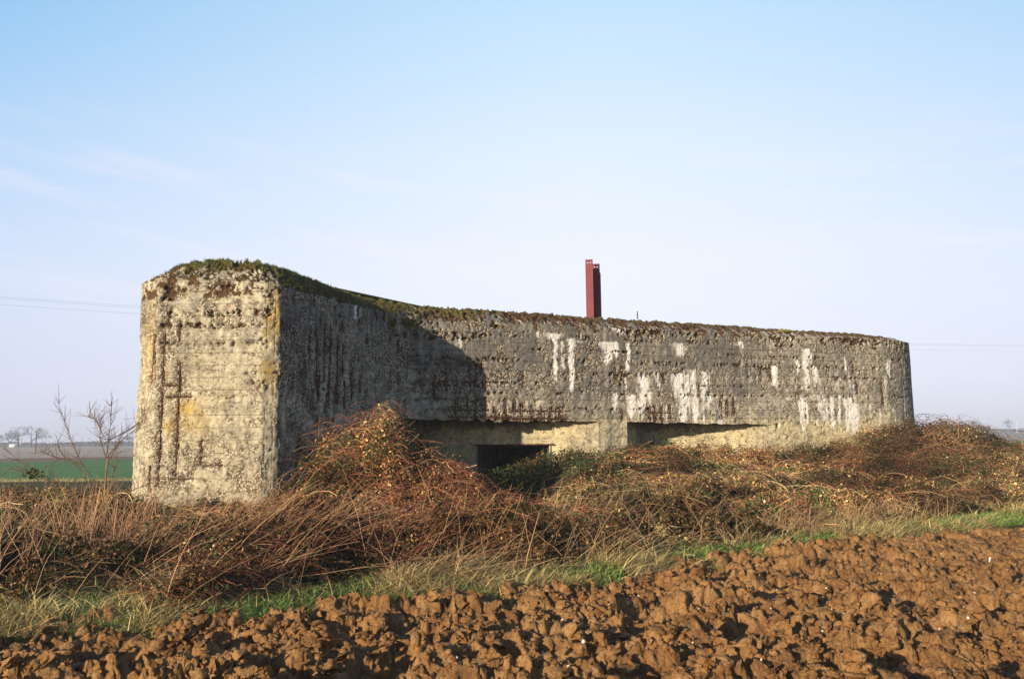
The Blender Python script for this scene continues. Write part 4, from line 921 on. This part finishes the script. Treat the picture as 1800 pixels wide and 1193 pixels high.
bare_tree(-225, 365, 0, 9.5, 1.7, 'wide leafless tree on the horizon at the left, largest of them')
bare_tree(-219.5, 366, 0, 10, 1.0, 'narrower leafless tree touching the right side of the widest one')
bare_tree(-238, 380, 0, 7.0, 1.7, 'low leafless tree nearest the left edge of the horizon')
bare_tree(-247, 384, 0, 7, 1.8, 'low leafless tree cut by the left edge of the picture')
bare_tree(-187, 372, 0, 6.0, .8, 'small leafless tree seen through the twigs of the shrub')
bare_tree(-178, 372, 0, 4.5, .9, 'small leafless tree just beside the bunker end on the horizon')
bare_tree(345, 600, 5.2, 8, 1.0, 'faint leafless tree on the right horizon, left of two')
bare_tree(372, 600, 5.3, 8.5, 1.1, 'faint leafless tree at the right edge of the horizon')
shed = empty('farm_shed', (-230, 370, 0)); tag(shed, 'tiny white farm shed below the distant trees at the left', 'shed')
wm = NT('white_render', .8).done((.75, .75, .74)); rm = NT('roof_sheet', .8).done((.35, .34, .35))
o = boxmesh('wall', -1.6, 1.6, -1, 1, 0, 1.3, wm); o.parent = shed
o = mesh_np('roof', [(-1.75, -1.1, 1.3), (1.75, -1.1, 1.3), (1.75, 0, 1.75), (-1.75, 0, 1.75), (1.75, 1.1, 1.3), (-1.75, 1.1, 1.3)], [(0, 1, 2, 3), (3, 2, 4, 5)], rm, smooth=False); o.parent = shed
# low far hedgerow
b = Bag(); n = 26000
x = rng.uniform(-420, 480, n); yl = 405+.35*np.abs(x)+.5*np.maximum(x, 0)
hh = 1.2+1.6*fbm(x*.05, x*0, s=901)+1.2*(fbm(x*.2, x*0, s=902)-.5)
z = farz(x, yl)+rng.uniform(0, 1, n)*hh; y = yl+rng.normal(0, 1.5, n)
b.add(leaves(np.stack([x, y, z], 1), rng.uniform(.3, .8, n), pick([(.07, .065, .045), (.05, .06, .035), (.09, .07, .05)], n))); o = b.build('far_hedgerow', CANE); tag(o, 'low dark hedge line along the horizon', 'hedge', kind='stuff')

# ------------------------------------------------------------------ air
hz = bpy.data.materials.new('haze_air'); hz.use_nodes = True; hz.node_tree.nodes.clear()
pv = hz.node_tree.nodes.new('ShaderNodeVolumePrincipled'); ho = hz.node_tree.nodes.new('ShaderNodeOutputMaterial'); hz.node_tree.links.new(pv.outputs[0], ho.inputs['Volume'])
pv.inputs['Color'].default_value = (.80, .86, 1, 1); pv.inputs['Density'].default_value = .0009
xa, xb, ya, yb2, za, zb = -520, 620, -60, 1100, -1.3, 16
hv = [(x, y, z) for x in (xa, xb) for y in (ya, yb2) for z in (za, zb)]
o = mesh_np('haze', hv, [(0, 1, 3, 2), (4, 6, 7, 5), (0, 4, 5, 1), (2, 3, 7, 6), (0, 2, 6, 4), (1, 5, 7, 3)], hz, smooth=False); tag(o, 'thin blue haze over the far fields', 'haze', kind='stuff')
# ------------------------------------------------------------------ light, sky, camera
EL = R(12.5); sd_ = np.array([-.668, -.744]); sd_ /= np.linalg.norm(sd_)
su = bpy.data.lights.new('sun', 'SUN'); su.energy = 5.0; su.angle = R(.5); su.color = (1, .84, .62)
so = bpy.data.objects.new('sun', su); col.objects.link(so)
from mathutils import Vector
v = Vector((sd_[0]*math.cos(EL), sd_[1]*math.cos(EL), math.sin(EL))); so.rotation_euler = v.to_track_quat('Z', 'Y').to_euler()
w = bpy.data.worlds.new('World'); scene.world = w; w.use_nodes = True; nt = w.node_tree; bgn = nt.nodes['Background']
sk = nt.nodes.new('ShaderNodeTexSky'); sk.sky_type = 'NISHITA'; sk.sun_disc = False; sk.sun_elevation = EL; sk.sun_rotation = math.atan2(sd_[0], sd_[1]) % (2*math.pi)
sk.air_density = 1.0; sk.dust_density = .6; sk.ozone_density = 2.0
def wn(t, **k):
    o = nt.nodes.new(t)
    for a, b_ in k.items(): setattr(o, a, b_)
    return o
def wm_(op, a, b_=0., cl_=False):
    o = wn('ShaderNodeMath', operation=op, use_clamp=cl_)
    for q_, i_ in ((a, 0), (b_, 1)):
        if isinstance(q_, (int, float)): o.inputs[i_].default_value = q_
        else: nt.links.new(q_, o.inputs[i_])
    return o.outputs[0]
def wramp(f, pts):
    o = wn('ShaderNodeValToRGB'); r = o.color_ramp
    while len(r.elements) < len(pts): r.elements.new(.5)
    for e, (p, c) in zip(r.elements, pts): e.position = p; e.color = (*c, 1)
    nt.links.new(f, o.inputs['Fac']); return o.outputs['Color']
def wmix(f, a, b_, mode='MIX'):
    o = wn('ShaderNodeMix', data_type='RGBA', blend_type=mode)
    if isinstance(f, (int, float)): o.inputs[0].default_value = f
    else: nt.links.new(f, o.inputs[0])
    for v_, i_ in ((a, 6), (b_, 7)):
        if isinstance(v_, tuple): o.inputs[i_].default_value = (*v_, 1)
        else: nt.links.new(v_, o.inputs[i_])
    return o.outputs[2]
EXPO = .62; KK = 1.16/(2**EXPO)/.07
gc = wn('ShaderNodeTexCoord'); sx = wn('ShaderNodeSeparateXYZ'); nt.links.new(gc.outputs['Generated'], sx.inputs[0])
el_ = wm_('MULTIPLY', wm_('ARCSINE', sx.outputs[2]), 180/math.pi/60, True)       # 0..1 = 0..60 degrees above the horizon
az_ = wm_('ABSOLUTE', wm_('SUBTRACT', wm_('ARCTAN2', sx.outputs[0], sx.outputs[1]), .10))
azf = wm_('POWER', wm_('MULTIPLY', az_, 1/.72, True), 1.6)
pale_r = wramp(el_, [(0, (.68, .69, .82)), (.06, (.80, .81, .93)), (.2, (.84, .87, .98)), (.33, (.74, .84, .97)), (.5, (.52, .74, .94)), (.75, (.12, .32, .68)), (1, (.07, .19, .50))])
blue_r = wramp(el_, [(0, (.62, .64, .80)), (.06, (.64, .67, .84)), (.16, (.64, .72, .90)), (.27, (.50, .67, .90)), (.42, (.30, .56, .86)), (.7, (.10, .28, .64)), (1, (.07, .19, .50))])
grad = wmix(azf, pale_r, blue_r)
# thin wisps of high cloud, low on the left
cmb = wn('ShaderNodeCombineXYZ'); nt.links.new(wm_('MULTIPLY', wm_('ARCTAN2', sx.outputs[0], sx.outputs[1]), 2.2), cmb.inputs[0]); nt.links.new(wm_('ADD', wm_('MULTIPLY', el_, 22.), wm_('MULTIPLY', wm_('ARCTAN2', sx.outputs[0], sx.outputs[1]), 2.5)), cmb.inputs[1])
cn = wn('ShaderNodeTexNoise'); cn.inputs['Scale'].default_value = 1.5; cn.inputs['Detail'].default_value = 6; cn.inputs['Roughness'].default_value = .55; nt.links.new(cmb.outputs[0], cn.inputs['Vector'])
wis = wramp(cn.outputs['Fac'], [(.48, (0, 0, 0)), (.72, (1, 1, 1))]); win = wramp(el_, [(.10, (0, 0, 0)), (.2, (1, 1, 1)), (.28, (1, 1, 1)), (.36, (0, 0, 0))])
grad = wmix(wm_('MULTIPLY', wm_('MULTIPLY', wis, win), .45), grad, (.88, .84, .92))
gs = wmix(1., grad, (KK, KK, KK), 'MULTIPLY')
nt.links.new(wmix(wramp(wm_('ADD', wm_('MULTIPLY', sx.outputs[1], .5), .5), [(.42, (.27, .27, .27)), (.68, (.9, .9, .9))]), sk.outputs[0], gs), bgn.inputs['Color']); bgn.inputs['Strength'].default_value = .07
cam = bpy.data.cameras.new('camera'); co = bpy.data.objects.new('camera', cam); col.objects.link(co); scene.camera = co
cam.sensor_width = 36; cam.lens = 28.0; cam.clip_end = 9000; cam.clip_start = .05
P_, Rr = R(7.14), R(.51)
from mathutils import Matrix
co.matrix_world = Matrix.Translation((0, 0, 1.6)) @ Matrix.Rotation(math.pi/2+P_, 4, 'X') @ Matrix.Rotation(-Rr, 4, 'Z')
scene.view_settings.view_transform = 'Standard'; scene.view_settings.look = 'None'; scene.view_settings.exposure = EXPO; scene.view_settings.gamma = 1
scene.render.resolution_x = 1024; scene.render.resolution_y = 678
